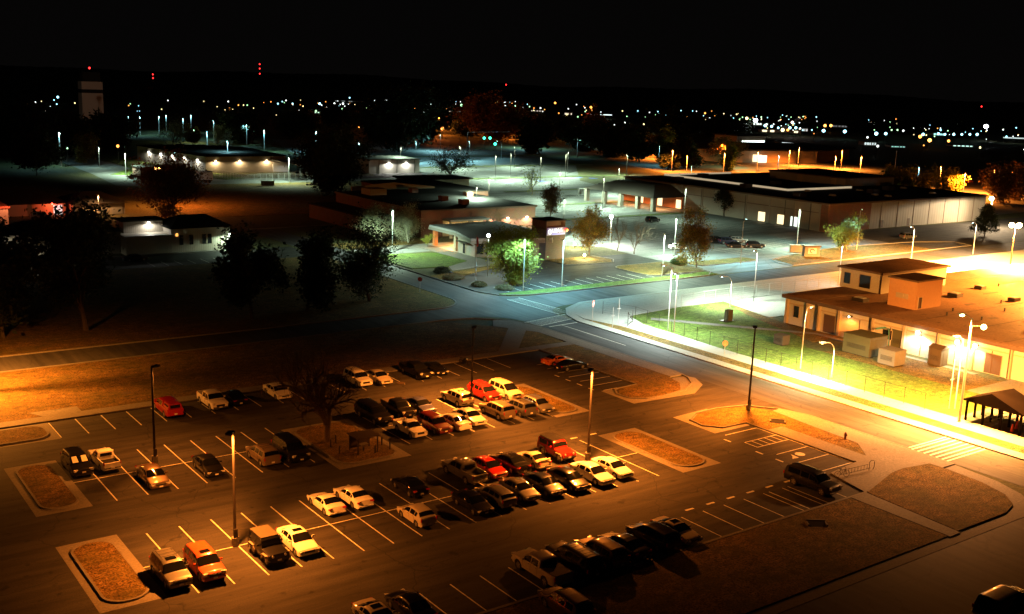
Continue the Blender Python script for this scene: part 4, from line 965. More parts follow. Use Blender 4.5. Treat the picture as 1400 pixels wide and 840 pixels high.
# store
t = bld('store', 'huge low store with a dark flat roof and plain grey-brown walls', 'building')
wall_box(t, 243, 322, 184, 268, 0, 7.6, store_wall)
MB().box(242.6,322.4,183.6,268.4,7.6,8.0).build('fascia', fascia, t); MB().box(242.9,322.1,183.9,268.1,8.0,8.06).build('roof', roof_dark, t)
MB().box(242.9,243,184,186.5,0,7.5).box(243,262,183.85,184,0,7.5).build('corner_panel', brick, t)
for k in range(9): MB().box(242.8,243,186.5+k*9,187+k*9,0,7.6).build('pilaster', store_wall, t)
MB().box(242.9,243,184,268,5.0,5.15).build('band', fascia, t)
for y, mt in ((207.5,warm_win),(200.3,warm_win),(195.5,white_win)): opening(t,'x',243,y,2.6,.3,3.0,mt,'lit_doorway',-1,trim_m)
for k in range(1,10): MB().box(243+k*8,243.12+k*8,183.9,184,0,7.5).build('wall_joint', fascia, t)
for y in (190,199,214,232): MB().tube([(242.8,y,0),(242.8,y,7.4)], .09, 6).build('downpipe', metal_dark, t)
for x, y in ((250,200),(255,225),(250,250),(275,230),(285,200),(300,205),(312,262),(270,258)): MB().box(x-1.6,x+1.6,y-1.2,y+1.2,8.07,9.3).build('roof_unit', metal_dark, t)
for px,py in ((1175,261),(1196,267),(1214,269),(1275,265),(1235,258),(1138,268),(1104,262)):
    c = G(px,py,8.0); MB().tube([(c.x,c.y,8.0),(c.x,c.y,8.5)], [1.3,.9], 10).build('roof_vent', metal_grey, t, True)
MB().box(260.5,292,213,213.3,8.07,8.7).box(260.5,260.8,213.3,267,8.07,8.7).box(260.5,294,267,267.3,8.07,8.6).build('roof_upstand', emit('parapet_glow',(1.0,.80,.50),.42), t)  # raised roof edge; its cream glow is put in as emission
for x in (268,281): opening(t,'y',184,x,1.2,.1,2.3,door_m,'door',-1)
t = bld('store_upper_block', 'raised tan block on the roof at the back of the store', 'building')
wall_box(t, 294.5, 321, 217.5, 249.5, 7.9, 10.6, store_wall); rooftop(t, 294.5, 321, 217.5, 249.5, 10.6, roof_dark, .4, .6)
for y in (222,236): MB().box(294.2,294.5,y-1,y+1,8.1,10.5).build('pilaster', trim_m, t)
t = bld('entrance_canopy', 'dark hipped canopy of the store entrance, glowing orange underneath', 'canopy')
m = MB().add([(228,238,4.2),(243,238,4.2),(243,272,4.2),(228,272,4.2),(236,246,7.4),(243,246,7.4),(243,264,7.4),(236,264,7.4)], [(3,2,1,0),(0,1,5,4),(1,2,6,5),(2,3,7,6),(3,0,4,7),(4,5,6,7)])
m.build('roof', plain('canopy_dark',(.05,.04,.032),.8), t)
for y in (239,246,254,262,271): MB().box(228.4,229.8,y-.6,y+.6,0,4.2).build('column', store_wall, t)
MB().box(242.6,242.9,240,270,.1,3.9).build('entrance_wall', plain('entrance_orange',(.5,.2,.09),.8), t)
for y in (241.5,250,259): MB().box(242.4,242.6,y-1,y+1,.2,2.9).build('lit_door', warm_win, t)
for y in (243,255,266): spot((236,y,4.0), 6000, (1,.40,.12), 150, .5, .3, parent=t)
# bank: drive-through canopy, low wing, sign tower
t = bld('bank', 'low grey-roofed bank with a deep drive-through canopy on orange columns', 'building')
m = MB().prism([(124.5,184.5),(133,181.5),(142,178.8),(147,183),(147,207),(128.0,207),(128,196)], 4.3, 4.75); m.build('roof', grey_roof, t)
m = MB().prism([(124.4,184.4),(133,181.4),(142,178.7),(147.1,182.9),(147.1,207.1),(127.9,207.1),(127.9,196)], 3.7, 4.3); m.build('fascia', plain('fascia_grey',(.20,.185,.165),.7), t)
MB().prism([(128.3,188.5),(134.4,183.2),(141.5,181),(146.8,183.4),(146.8,195.2),(128.3,195.2)], 0, 3.7).build('wall', brick_tan, t)
MB().box(128.8,129.6,205.6,206.6,0,3.7).build('column', orange_col, t); MB().box(128.6,129.4,196.6,197.4,0,3.7).build('column', plain('col_tan',(.35,.28,.2),.8), t)
MB().box(140,141,205.6,206.6,0,3.7).build('column', orange_col, t); MB().box(140,146.8,195.2,195.4,.2,3.5).build('teller_wall', plain('entrance_orange',(.5,.2,.09),.8), t)
for k in range(4): 
    d = Vector((134.4-128.3, 183.2-188.5, 0)).normalized(); c = Vector((128.3,188.5,0))+d*(1.2+k*1.9); nrm = Vector((d.y,-d.x,0))
    MB().obox((c.x-.06*abs(nrm.x), c.y-.08, 1.9), .7, .08, 1.2, math.atan2(d.y,d.x)).build('window', win_m, t)
opening(t,'x',128.3,192.6,1.0,.2,2.4,win_m,'door',-1,trim_m); MB().box(127.2,128.3,190,194.5,2.7,2.85).build('awning', metal_dark, t)
for p_ in ((134,201,3.6),(131,198,3.6),(140,201,3.6)): spot(p_, 8000, (1,.50,.15), 160, .5, .3, parent=t)
t = bld('sign_tower', 'square brick tower with a blue lettered sign near its top', 'sign tower')
wall_box(t, 140.4, 145.6, 179.0, 184.2, 0, 6.6, brickm('brick_dim', (.13,.10,.085), (.17,.13,.11), (.12,.11,.10), 2)); wall_box(t, 140.4, 145.6, 179.0, 184.2, 6.9, 8.4, brick)
MB().box(140.25,145.75,178.85,184.35,6.58,6.92).build('band', fascia, t); MB().box(140.2,145.8,178.8,184.4,8.4,8.6).build('cap', roof_dark, t)
sgn = MB().box(140.5,145.5,178.78,178.98,5.35,6.95).build('sign_panel', emit('sign_navy',(.02,.05,.28),.5), t)
MB().box(141.8,145.3,178.72,178.78,5.42,5.72).build('sign_stripe', emit('sign_blue',(.08,.16,1.0),.9), sgn)
def text(body, size, loc, rot, mat, parent, name='lettering', ext=.03):
    cu = bpy.data.curves.new(name, 'FONT'); cu.body = body; cu.size = size; cu.extrude = ext; cu.align_x = 'LEFT'; cu.materials.append(mat)
    o_ = bpy.data.objects.new(name, cu); COL.objects.link(o_); bpy.context.view_layer.update(); me = bpy.data.meshes.new_from_object(o_.evaluated_get(bpy.context.evaluated_depsgraph_get())); bpy.data.objects.remove(o_); o = bpy.data.objects.new(name, me); COL.objects.link(o); o.location = loc; o.rotation_euler = rot; o.parent = parent; return o
text('USAA', 1.15, (141.75,178.68,5.95), (R(90),0,0), emit('sign_white',(1,1,1),1.6), t)
m = MB(); m.tube([(141.15+.36*math.cos(k*.35),178.66,6.1+.48*math.sin(k*.35)) for k in range(19)], .09, 6); m.build('emblem', emit('sign_white',(1,1,1),1.6), t)
MB().ball((145.65,178.6,6.35), .42, 12, 8).build('emblem', emit('sign_red',(1,.05,.02),2.5), t, True); MB().ball((145.62,178.3,6.35), .2, 10, 6).build('emblem_core', emit('sign_yellow',(1,.75,.05),3), t, True)
# brick building behind the bank
t = bld('brick_building', 'long brick building with a dark stepped roof behind the bank', 'building')
wall_box(t, 132, 166.5, 217.2, 262, 0, 6.3, brick); MB().box(131.7,166.8,216.9,262.3,6.3,6.7).build('fascia', fascia, t); MB().box(131.95,166.55,217.15,262.1,6.7,6.76).build('roof', roof_dark, t)
wall_box(t, 124, 132, 232, 262, 0, 3.6, brick, 'side_wall'); MB().box(123.8,132,231.8,262.2,3.6,3.9).build('side_roof', roof_dark, t)
MB().box(138,150,213.5,217.2,4.1,4.5).build('porch_roof', grey_roof, t)
for x in (138.6,149.4,144): MB().box(x-.3,x+.3,213.8,214.4,0,4.1).build('porch_column', plain('column_buff',(.5,.38,.24),.8), t)
MB().box(138.2,150,217.1,217.2,.1,4.0).build('porch_wall', plain('porch_buff',(.50,.36,.2),.8), t)
opening(t,'y',217.1,141,1.2,.1,2.6,win_m,'door',-1,trim_m); opening(t,'y',217.1,147,1.0,.8,2.6,win_m,'window',-1,trim_m)
for x, pw in ((141,2500),(146.5,2500)): wall_lamp(t, (x,215.6,4.0), WARM, pw)
for x, pw in ((152.0,500),(157.5,650),(163.6,650)): wall_lamp(t, (x,216.9,3.8), (1,.75,.5), pw*3, (0,-1,0))
for px,py in ((640,262),(565,257),(606,268),(634,273)):
    c = G(px,py+6,6.8); MB().box(c.x-1,c.x+1,c.y-1,c.y+1,6.7,8.0).build('roof_unit', brick, t)
t = bld('brick_wing', 'dark wing with a pale gabled screen wall behind the brick building', 'building')
wall_box(t, 160, 184, 264, 300, 0, 5.2, brick); MB().box(159.8,184.2,263.8,300.2,5.2,5.6).build('roof', roof_dark, t)
MB().add([(140,268,6.0),(164,262.6,6.0),(164,262.6,7.2),(152,265.3,8.4),(140,268,7.2),(140,268.6,6.0),(164,263.2,6.0),(164,263.2,7.2),(152,265.9,8.4),(140,268.6,7.2)], [(0,1,2,3,4),(9,8,7,6,5),(0,5,6,1),(1,6,7,2),(2,7,8,3),(3,8,9,4),(4,9,5,0)]).build('screen_wall', plain('screen_tan',(.33,.27,.17),.8), t)
MB().box(136,141,250,255,5,8.4).build('roof_room', plain('screen_tan',(.33,.27,.17),.8), t)
for y in (270,276): MB().box(184.2,184.4,y-.6,y+.6,.1,3).build('pilaster', trim_m, t)
t = bld('small_flat_building', 'small tan building with garage doors at the edge of the lit upper car park', 'building')
c0 = G(652,262); wall_box(t, c0.x-26, c0.x-4, c0.y-1, c0.y+11, 0, 4.6, plain('garage_tan',(.33,.29,.2),.8)); MB().box(c0.x-27,c0.x-3,c0.y-2,c0.y+12,4.6,5.0).build('roof', roof_dark, t)
for x in (-20,-13): MB().box(c0.x+x-2.2,c0.x+x+2.2,c0.y-1.1,c0.y-1,.1,3.6).build('garage_door', door_m, t)
# warehouse group
t = bld('warehouse', 'wide tan warehouse with a dark roof and lamps along its loading side', 'building')
m = MB().prism([(137.2,456),(143.6,393.2),(176,393.2),(178,444),(158,458)], 0, 6.2); m.build('wall', beige_wall, t)
MB().prism([(136.9,456.3),(143.3,392.9),(176.3,392.9),(178.3,444.3),(158,458.4)], 6.2, 6.6).build('roof', roof_dark, t)
for i, x in enumerate((147.5,157,168)): wall_lamp(t, (x,392.9,4.6), WARM, 1700, (0,-1,0))
for i, f_ in enumerate((.1,.28,.45,.62,.8)): wall_lamp(t, (143.3-6.4*f_, 393.2+62.8*f_, 4.6), WHITE, 1500, (-1,0,0))
MB().box(170,186,368,393,4.6,4.9).build('canopy', metal_grey, t)
for x in (171,185): MB().tube([(x,369,0),(x,369,4.6)], .15, 8).build('canopy_post', metal_grey, t)
MB().box(170.5,177,392.7,393.0,.1,3.6).build('lit_bay', plain('bay_white',(.6,.6,.55),.8), t); spot((174,386,4.5), 1500, WHITE, 160, .5, .3, parent=t)
t = bld('loading_shed', 'low brick shed in front of the warehouse lamps', 'building')
c0 = G(200,243); wall_box(t, c0.x-2, c0.x+14, c0.y, c0.y+9, 0, 3.4, brick); MB().box(c0.x-2.3,c0.x+14.3,c0.y-.3,c0.y+9.3,3.4,3.7).build('roof', roof_dark, t)
t = bld('pale_flat_building', 'pale flat building with two hooded lamps behind the dark round tree', 'building')
wall_box(t, 205, 228.6, 378, 398, 0, 5.4, plain('pale_wall',(.42,.40,.35),.85)); rooftop(t, 205, 228.6, 378, 398, 5.4, roof_dark, .4, .5)
for x in (214,222): wall_lamp(t, (x,377.7,4.2), WHITE, 1600, (0,-1,0))
for x in (209.5,217.8,226): MB().tube([(x,377.9,0),(x,377.9,5.3)], .12, 6).build('downpipe', metal_dark, t)
# lorry trailer beside the warehouse
c = G(240,243); t = empty('semi_trailer', (127,360.5,0), R(-14), 'white box trailer parked alongside the warehouse', 'trailer')
MB().box(-6.6,6.6,-1.3,1.3,1.1,3.9).build('body', plain('trailer_white',(.5,.5,.45),.6), t); MB().box(-6.5,6.5,-1.0,1.0,.85,1.1).build('chassis', black, t)
for x in (4.2,5.5):
    for y in (-1.05,1.05): MB().tube([(x,y-.15,.5),(x,y+.15,.5)], .5, 14).build('wheel', rubber, t, True)
for y in (-.8,.8): MB().box(-4.2,-4.0,y-.1,y+.1,0,.9).build('landing_leg', metal_dark, t)
t = empty('loading_ramp', (141,372,0), 0, 'dark skip on the grass verge below the warehouse fence', 'skip')
c = G(366,254); t.location = (c.x, c.y, .1); MB().box(-2,2,-1,1,.1,1.5).box(-2.15,2.15,-1.15,1.15,1.5,1.6).build('body', green_box, t)
# dark left buildings
def hipped(t, x0, x1, y0, y1, z0, z1, o, mat, ins=6):
    x0-=o; x1+=o; y0-=o; y1+=o
    MB().add([(x0,y0,z0),(x1,y0,z0),(x1,y1,z0),(x0,y1,z0),(x0+ins,(y0+y1)/2,z1),(x1-ins,(y0+y1)/2,z1)], [(0,1,5,4),(1,2,5),(2,3,4,5),(3,0,4),(3,2,1,0)]).build('roof', mat, t)
t = bld('red_lit_building', 'low building washed in orange-red light behind the dark roofs on the left', 'building')
wall_box(t, 40, 68, 288, 312, 0, 3.0, stucco); hipped(t, 40, 68, 288, 312, 3.0, 6.2, .8, roof_dark)
opening(t,'y',288,66.0,2.2,.1,2.6,emit('teal_door',(.25,.75,.75),.8),'lit_door',-1,trim_m)
opening(t,'y',288,47.0,4,.3,2.6,emit('white_bay',(.9,1,.9),2.5),'lit_bay',-1,trim_m)
MB().ball((64.6,287.6,2.95), .22, 10, 6).build('red_lamp', emit('red_lamp',(1,.03,.02),30), t, True); point((64.6,285.8,2.9), 900, (1,.10,.03), .2, t)
for x in (54,60): MB().box(x-.2,x+.2,287.6,288,0,3).build('pilaster', trim_m, t)
t = bld('garage_block', 'row of open garages with a dark roof beside the orange-lit building', 'building')
wall_box(t, 69, 82, 285, 300, 0, 3.0, stucco); hipped(t, 69, 82, 285, 300, 3.0, 5.4, .8, roof_dark, 5)
for x in (72,76,80): MB().box(x-1.4,x+1.4,284.9,285,.1,2.5).build('garage_door', metal_grey, t)
t = bld('dark_left_building', 'dark building with a bright lamp over a low ribbed canopy wall', 'building')
wall_box(t, 62.8, 72.2, 218.2, 229, 0, 3.8, beige_wall); wall_box(t, 72.2, 85, 218.8, 229.5, 0, 5.0, beige_wall, 'right_wall'); wall_box(t, 40, 62.8, 222, 232, 0, 4.6, beige_wall, 'left_wall')
MB().box(62.5,72.5,218.0,219.2,3.8,3.95).build('parapet', metal_white, t)
wall_box(t, 64, 72.2, 224, 229, 3.8, 6.2, beige_wall, 'upper_wall'); MB().box(63.5,72.6,223.6,229.4,6.2,6.5).build('roof', roof_dark, t)
hipped(t, 72.4, 85, 218.8, 229.5, 5.0, 7.2, .6, roof_dark, 4); hipped(t, 40, 62.6, 222, 232, 4.6, 7.0, .7, roof_dark, 6)
wall_lamp(t, (69.2,223.7,5.8), WHITE, 700, (0,-1,0), 160)
for x in (74.3,76.4,79.2,80.4): opening(t,'y',218.8,x,.9,1.5,3.6,win_m,'window',-1,trim_m)
opening(t,'y',218.8,73.4,.5,3.4,4.0,emit('orange_window',(1,.4,.08),2),'lit_window',-1)
wall_lamp(t, (84.5,217.6,3.4), HALIDE, 2600, (0,-1,0), 150)
t = bld('lit_porch_building', 'dark building with one glowing doorway behind the large left tree', 'building')
wall_box(t, 30, 43, 220, 232, 0, 5.2, beige_wall); hipped(t, 30, 43, 220, 232, 5.2, 8.0, .7, roof_dark, 5)
opening(t,'y',220,40.4,1.2,.2,2.4,win_m,'door',-1,trim_m); wall_lamp(t, (41.4,219.6,3.6), (1,.95,.7), 3500, (0,-1,0), 160)
MB().box(38.5,42.5,218,220,.1,.35).build('step', concrete, t)
# red-roofed corner at the far left edge
c = G(3,312); t = bld('edge_building', 'orange-lit roof corner cut by the left edge of the picture', 'building'); wall_box(t, c.x-12, c.x+1.5, c.y, c.y+12, 0, 4.6, stucco); MB().box(c.x-12.4,c.x+1.9,c.y-.4,c.y+12.4,4.6,5.0).build('roof', plain('red_roof',(.35,.1,.06),.7), t)
point((c.x+1,c.y-3,6.5), 1800, (1,.25,.1), .2, t)
# water-tower-like block with a belt
t = bld('tower', 'tall pale square tower with a dark band and a red beacon on top', 'tower', (209.5,800,0))
wall_box(t, -7.2, 7.2, -5, 5, 0, 20.5, plain('tower_pale',(.42,.33,.26),.8)); MB().box(-7.3,7.3,-5.1,5.1,20.5,23).build('band', roof_dark, t)
wall_box(t, -7.2, 7.2, -5, 5, 23, 28.4, plain('tower_pale',(.42,.33,.26),.8), 'upper_wall'); MB().box(-6.0,6.0,-4.4,4.4,28.4,35).build('cap', roof_dark, t)
MB().tube([(0,0,35),(0,0,37.5)], .15, 6).build('mast', metal_dark, t); MB().ball((0,0,37.8), .7, 10, 8).build('beacon', emit('beacon_red',(1,.02,.02),6), t, True)
spot((-60,-170,2), 52000, (1,.8,.62), 60, .8, .5, (55,165,20), t, 'floodlight')
# orange-lit shops
t = bld('orange_lit_shops', 'long low row of shops glowing orange behind the store', 'building')
ww = plain('shop_wall',(.35,.25,.18),.85)
MB().prism([(413,446),(433,398),(492,384),(545,402),(548,440),(440,470)], 0, 6.5).build('wall', ww, t); MB().prism([(410,448),(431,395),(492,381),(548,400),(551,443),(438,473)], 6.5, 7.2).build('roof', roof_dark, t)
for px, py, mt in ((966,214,white_win),(978,216,white_win),(1035,218,warm_win),(1042,219,white_win)):
    c = G(px, py, 1.5); d_ = Vector((c.x, c.y)).normalized()
    MB().obox((c.x-d_.x*6, c.y-d_.y*6, 2.4), 2.6, .2, 1.9, R(-20)).build('lit_window', mt, t)
t = bld('far_lit_hall', 'far hall with a glaring white lit front beyond the shops', 'building')
c = G(1026,205); wall_box(t, c.x-14, c.x+14, c.y, c.y+20, 0, 9, ww); MB().box(c.x-15,c.x+15,c.y-1,c.y+21,9,10).build('roof', roof_dark, t); MB().box(c.x-9,c.x+13,c.y-.3,c.y,1,6).build('lit_front', emit('hall_white',(.8,1,.9),4), t)
for i, (px, py) in enumerate(((1065,211),(1080,209),(1093,212))):
    c = G(px, py, 0); t = bld('canopy_sign', 'bright white fuel canopy, %s of the three behind the orange street' % ('left','middle','right')[i], 'canopy')
    MB().obox((c.x,c.y,5.6), 5, 3, .7, R(-36)).build('canopy_fascia', emit('canopy_white',(.85,1,.95),2.5), t); MB().tube([(c.x,c.y,0),(c.x,c.y,5)], .3, 6).build('post', metal_white, t)

# ------------------------------------------------------------------ fences, signs
def fence(pts, h, label, step=3.0, mat=None, grp=None, wires=6):
    t = empty('chain_link_fence', (0,0,0), 0, label, 'fence', grp); m = MB(); w = MB(); mat = mat or metal_grey
    for (a, b_) in zip(pts, pts[1:]):
        a = Vector((*a, .1)); b_ = Vector((*b_, .1)); n = max(1, round((b_-a).length/step))
        for k in range(n): 
            p = a+(b_-a)*k/n; MB().tube([p, p+Vector((0,0,h))], .035, 5).build('post', mat, t)
        for k in range(wires):
            z = h*(k+1)/wires; w.tube([a+Vector((0,0,z-.04)), b_+Vector((0,0,z-.04))], .010 if k < wires-1 else .022, 4, False)
    w.build('wire', mat, t); return t
fence([(114.8,130.2),(117.0,124.6),(115.6,112),(114.3,100),(114.2,84),(114.4,67)], 2.1, 'low chain-link fence running along the bright gravel strip', 2.9, metal_dark)
fence([(130.7,127.8),(140,128.6),(165,128.3),(200,128.2)], 2.3, 'chain-link fence with a braced end post on the pale gravel yard', 3.4)
fence([(142.9,377),(143.5,357.5),(158,359),(175,362),(190,366)], 2.6, 'tall dark fence round the warehouse loading yard', 2.6, metal_grey, None, 9)
t = empty('gate', (G(858,447).x, G(858,447).y, .1), R(35), 'braced metal gate frame beside the round sign', 'gate')
m = MB()
for a, b_ in (((0,0,0),(0,0,2.3)),((3.4,0,0),(3.4,0,1.9)),((0,0,2.2),(3.4,0,.3)),((0,0,1.1),(3.4,0,1.1)),((0,0,.2),(3.4,0,.2))): m.tube([a,b_], .05, 6)
m.build('gate_frame', metal_dark, t, True)
def round_sign(px, py, h, label):
    c = G(px, py); t = empty('road_sign', (c.x,c.y,.1), R(35), label, 'road sign')
    MB().tube([(0,0,0),(0,0,h)], .04, 6).build('post', metal_grey, t)
    MB().tube([(0,-.05,h-.2),(0,-.08,h-.2)], .55, 20).build('disc', plain('sign_red',(.6,.03,.02),.5), t); MB().box(-.38,.38,-.1,-.082,h-.3,h-.1).build('bar', plain('sign_white',(.8,.8,.8),.5), t)
round_sign(809.5,441,3.2,'round red sign with a white bar at the road junction')
def stop_sign(px, py, h, label, text_='STOP', mat=None):
    c = G(px, py); t = empty('road_sign', (c.x,c.y,.1), R(-35), label, 'road sign')
    MB().tube([(0,0,0),(0,0,h)], .035, 6).build('post', metal_grey, t)
    m = MB(); vs = [(.42*math.cos(R(22.5+45*k)), -.05, h-.3+.42*math.sin(R(22.5+45*k))) for k in range(8)]; m.add(vs+[(v[0],-.07,v[2]) for v in vs], [tuple(range(8)), tuple(range(15,7,-1))]+[(k,(k+1)%8,8+(k+1)%8,8+k) for k in range(8)])
    m.build('panel', mat or plain('sign_red',(.6,.03,.02),.5), t)
stop_sign(574,400,2.6,'dim red octagonal sign on the dark grass corner', 'STOP', plain('sign_dull',(.16,.02,.015),.8))
stop_sign(990,489,2.3,'small orange-lit sign panel on the verge of the bright strip', '', plain('sign_orange',(.6,.25,.1),.5))
for px, py, h, lb in ((837,450,3.4,'thin grey post just right of the round red sign'),(845,444,4.2,'thin white post with a cross piece behind the gate'),(1297,560,6.2,'thin pale pole left of the double lamp mast')):
    c = G(px, py); t = empty('post', (c.x,c.y,.1), 0, lb, 'post'); MB().tube([(0,0,0),(0,0,h)], .05, 6).tube([(-.4,0,h*.6),(.4,0,h*.6)], .03, 5).build('pole_shaft', metal_white, t)
# flagpole in front of the bank
c = G(650,388); t = empty('flagpole', (c.x,c.y,0), 0, 'pale flagpole with a limp red flag in front of the bank', 'flagpole')
MB().tube([(0,0,0),(0,0,9.2)], [.1,.06], 8).build('pole', metal_white, t, True); MB().add([(.05,0,9),(.45,.1,8.6),(.4,-.1,7.2),(.05,0,7.0)], [(0,1,2,3)]).build('flag', plain('flag_red',(.5,.06,.08),.8), t)
# monument sign with emblem on the verge
c = G(1108,351); t = empty('monument_sign', (c.x,c.y,.1), R(-30), 'squat brick sign block with a pale emblem panel on the dry verge', 'monument sign')
MB().box(-1.8,1.8,-.8,.8,0,2.3).build('body', brick_tan, t); MB().box(-2.1,2.1,-1.0,1.0,2.3,2.6).build('cap', fascia, t); MB().box(-1.0,1.0,-.86,-.8,.7,2.0).build('panel', plain('panel_pale',(.5,.5,.48),.6), t)
m = MB(); m.tube([(.5*math.cos(k*.4),-.88,1.35+.42*math.sin(k*.4)) for k in range(13)], .09, 5); m.build('emblem', metal_dark, t)
c = G(1094,345); t = empty('low_wall', (c.x,c.y,.1), R(-30), 'low dark wall beside the brick sign block', 'wall'); MB().box(-2.6,2.4,-.3,.3,0,1.5).box(-2.7,2.5,-.4,.4,1.5,1.65).build('wall', brick_tan, t)
c = G(798,268); t = empty('cart_shelter', (c.x,c.y,.1), R(-30), 'small grey cart shelter beside the upper car park island', 'shelter'); MB().box(-2,2,-1.2,1.2,2.2,2.5).box(-2,-1.8,-1.2,1.2,0,2.2).box(1.8,2,-1.2,1.2,0,2.2).box(-1.8,1.8,1.0,1.2,.2,2.2).build('frame', metal_grey, t)
c = G(643,262); 
# ------------------------------------------------------------------ trees
def make_tree(loc, h, r, label, seed, leaves=0, lmat=None, bmat=None, trunk=.28, form='round', depth=4, lsize=.16, group=None, crown0=.3, name='broadleaf_tree', twig=1.0, lean=(0,0), dens=1.0):
    rnd = random.Random(seed); t = empty(name, loc, 0, label, 'tree', group)
    tb = MB(); tw = MB(); tips = []
    def grow(p, d, L, rad, lev):
        n = 3; pts = [p]; q = p.copy(); dd = d.copy()
        for k in range(n):
            dd = (dd + Vector((rnd.gauss(0,.13), rnd.gauss(0,.13), rnd.gauss(.04,.08)))).normalized(); q = q+dd*L/n; pts.append(q.copy())
        rs = [rad*(1-.35*k/n) for k in range(n+1)]
        (tb if lev < 2 else tw).tube(pts, rs, 7 if lev == 0 else (5 if lev < 2 else 3), False)
        if lev >= depth-1: tips.extend(pts[1:])
        if lev >= depth: return
        kids = (4 if lev < 2 else 3) if twig >= 1 else 3
        if lev == depth-1 and twig > 1: kids = 5
        for k in range(kids):
            i = rnd.choice((1,2,3)) if lev else rnd.choice((2,3,3)); az = 2*math.pi*(k+rnd.random()*.7)/kids; sp = rnd.uniform(.45,.95) if lev else rnd.uniform(.35,.8)
            o = dd.orthogonal().normalized(); o2 = dd.cross(o); nd = (dd*math.cos(sp)+(o*math.cos(az)+o2*math.sin(az))*math.sin(sp)).normalized()
            grow(pts[i].copy(), nd, L*rnd.uniform(.62,.82), rs[i]*.62, lev+1)
    h0 = h*crown0
    if form in ('round','bare','vase'):
        grow(Vector((0,0,-.1)), Vector((lean[0],lean[1],1)).normalized(), h0+.1, trunk, 0)
    else:
        n = 8; tb.tube([(0,0,-.1)]+[(rnd.gauss(0,.03),rnd.gauss(0,.03),h*k/n) for k in range(1,n+1)], [trunk*(1-.9*k/n) for k in range(n+1)], 7)
        for k in range(int(26*dens)):
            z = h*(crown0+(1-crown0)*k/(26*dens)); rr = r*(1-(z/h-crown0)/(1-crown0))**.7*rnd.uniform(.75,1.1)+.15; az = k*2.4+rnd.random()
            e = Vector((rr*math.cos(az), rr*math.sin(az), z+rr*.22)); tw.tube([(0,0,z), e*.6+Vector((0,0,z*.4-.1)), e], [.05,.035,.012], 3, False)
            for u in (.35,.55,.75,.9,1.0): tips.append(Vector((0,0,z))*(1-u)+e*u)
    # fit the crown into the wanted radius/height
    if form in ('round','bare','vase') and tips:
        mr = sorted(math.hypot(p.x,p.y) for p in tips)[int(len(tips)*.95)]; mz = sorted(p.z for p in tips)[int(len(tips)*.98)]
        fx = r/mr*.97; fz = (h-h0)/(mz-h0)
        def fit(v):
            if v[2] <= h0: return v
            w = min(1, (v[2]-h0)/(h*.08)); sx_ = 1+(fx-1)*w
            return (v[0]*sx_, v[1]*sx_, h0+(v[2]-h0)*fz)
        tb.v = [fit(v) for v in tb.v]; tw.v = [fit(v) for v in tw.v]; tips = [Vector(fit(p)) for p in tips]
    bm_ = bmat or bark
    tb.build('trunk', bm_, t, True)
    if tw.v: tw.build('twigs', bm_, t)
    if leaves:
        lf = MB(); vs = []; fs = []; spread = r*.13
        for k in range(leaves):
            c = rnd.choice(tips)+Vector((rnd.gauss(0,spread), rnd.gauss(0,spread), rnd.gauss(0,spread*.8)))
            a = Vector((rnd.gauss(0,1), rnd.gauss(0,1), rnd.gauss(0,1))).normalized(); b_ = a.orthogonal().normalized(); s = lsize*rnd.uniform(.6,1.4)
            i = len(vs); vs += [c-a*s, c+b_*s*.55, c+a*s, c-b_*s*.55]; fs.append((i,i+1,i+2,i+3))
        lf.add(vs, fs); lf.build('crown', lmat, t)
    return t
def leafm(name, a, b_, c=None):
    m = bpy.data.materials.new(name); n, l, p = nodes_of(m); p.inputs['Roughness'].default_value = .7
    g_ = n.new('ShaderNodeNewGeometry'); cr_ = n.new('ShaderNodeValToRGB'); l.new(g_.outputs['Random Per Island'], cr_.inputs[0]); l.new(cr_.outputs[0], p.inputs['Base Color'])
    cr_.color_ramp.elements[0].color = (*a,1); cr_.color_ramp.elements[1].color = (*b_,1)
    if c: e = cr_.color_ramp.elements.new(.5); e.color = (*c,1)
    tr = n.new('ShaderNodeBsdfTranslucent'); l.new(cr_.outputs[0], tr.inputs['Color']); mxs = n.new('ShaderNodeMixShader'); mxs.inputs[0].default_value = .45
    l.new(p.outputs[0], mxs.inputs[1]); l.new(tr.outputs[0], mxs.inputs[2]); l.new(mxs.outputs[0], n['Material Output'].inputs['Surface'])
    return m
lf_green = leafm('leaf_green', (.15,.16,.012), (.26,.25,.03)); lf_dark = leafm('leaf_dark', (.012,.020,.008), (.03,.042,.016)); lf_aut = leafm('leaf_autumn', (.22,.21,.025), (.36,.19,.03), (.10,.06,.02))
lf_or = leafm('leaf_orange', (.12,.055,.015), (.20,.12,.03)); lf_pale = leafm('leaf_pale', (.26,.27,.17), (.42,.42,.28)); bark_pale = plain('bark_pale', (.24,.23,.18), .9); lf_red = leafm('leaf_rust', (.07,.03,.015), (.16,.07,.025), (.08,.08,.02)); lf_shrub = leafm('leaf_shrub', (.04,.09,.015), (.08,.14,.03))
def T(px, py, z=.1): c = G(px, py, z); return (c.x, c.y, z)
make_tree(T(448,603,.13), 10.6, 6.2, 'large bare tree leaning over the near tree island', 11, 0, None, bark, .38, 'bare', 6, crown0=.17, name='bare_tree', twig=1, lean=(.12,-.02))
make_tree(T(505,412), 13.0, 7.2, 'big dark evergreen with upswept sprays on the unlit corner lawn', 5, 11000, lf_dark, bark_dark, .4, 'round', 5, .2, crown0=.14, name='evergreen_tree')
make_tree(T(697,390), 10.2, 6.0, 'bright green tree in front of the bank, lit by a white lamp', 21, 26000, lf_green, bark, .2, 'round', 4, .17, crown0=.16)
make_tree(T(805,350), 10.2, 4.4, 'half-bare autumn tree with yellow leaves low in its crown, right of the sign tower', 31, 12000, lf_aut, bark, .18, 'round', 5, .16, crown0=.2)
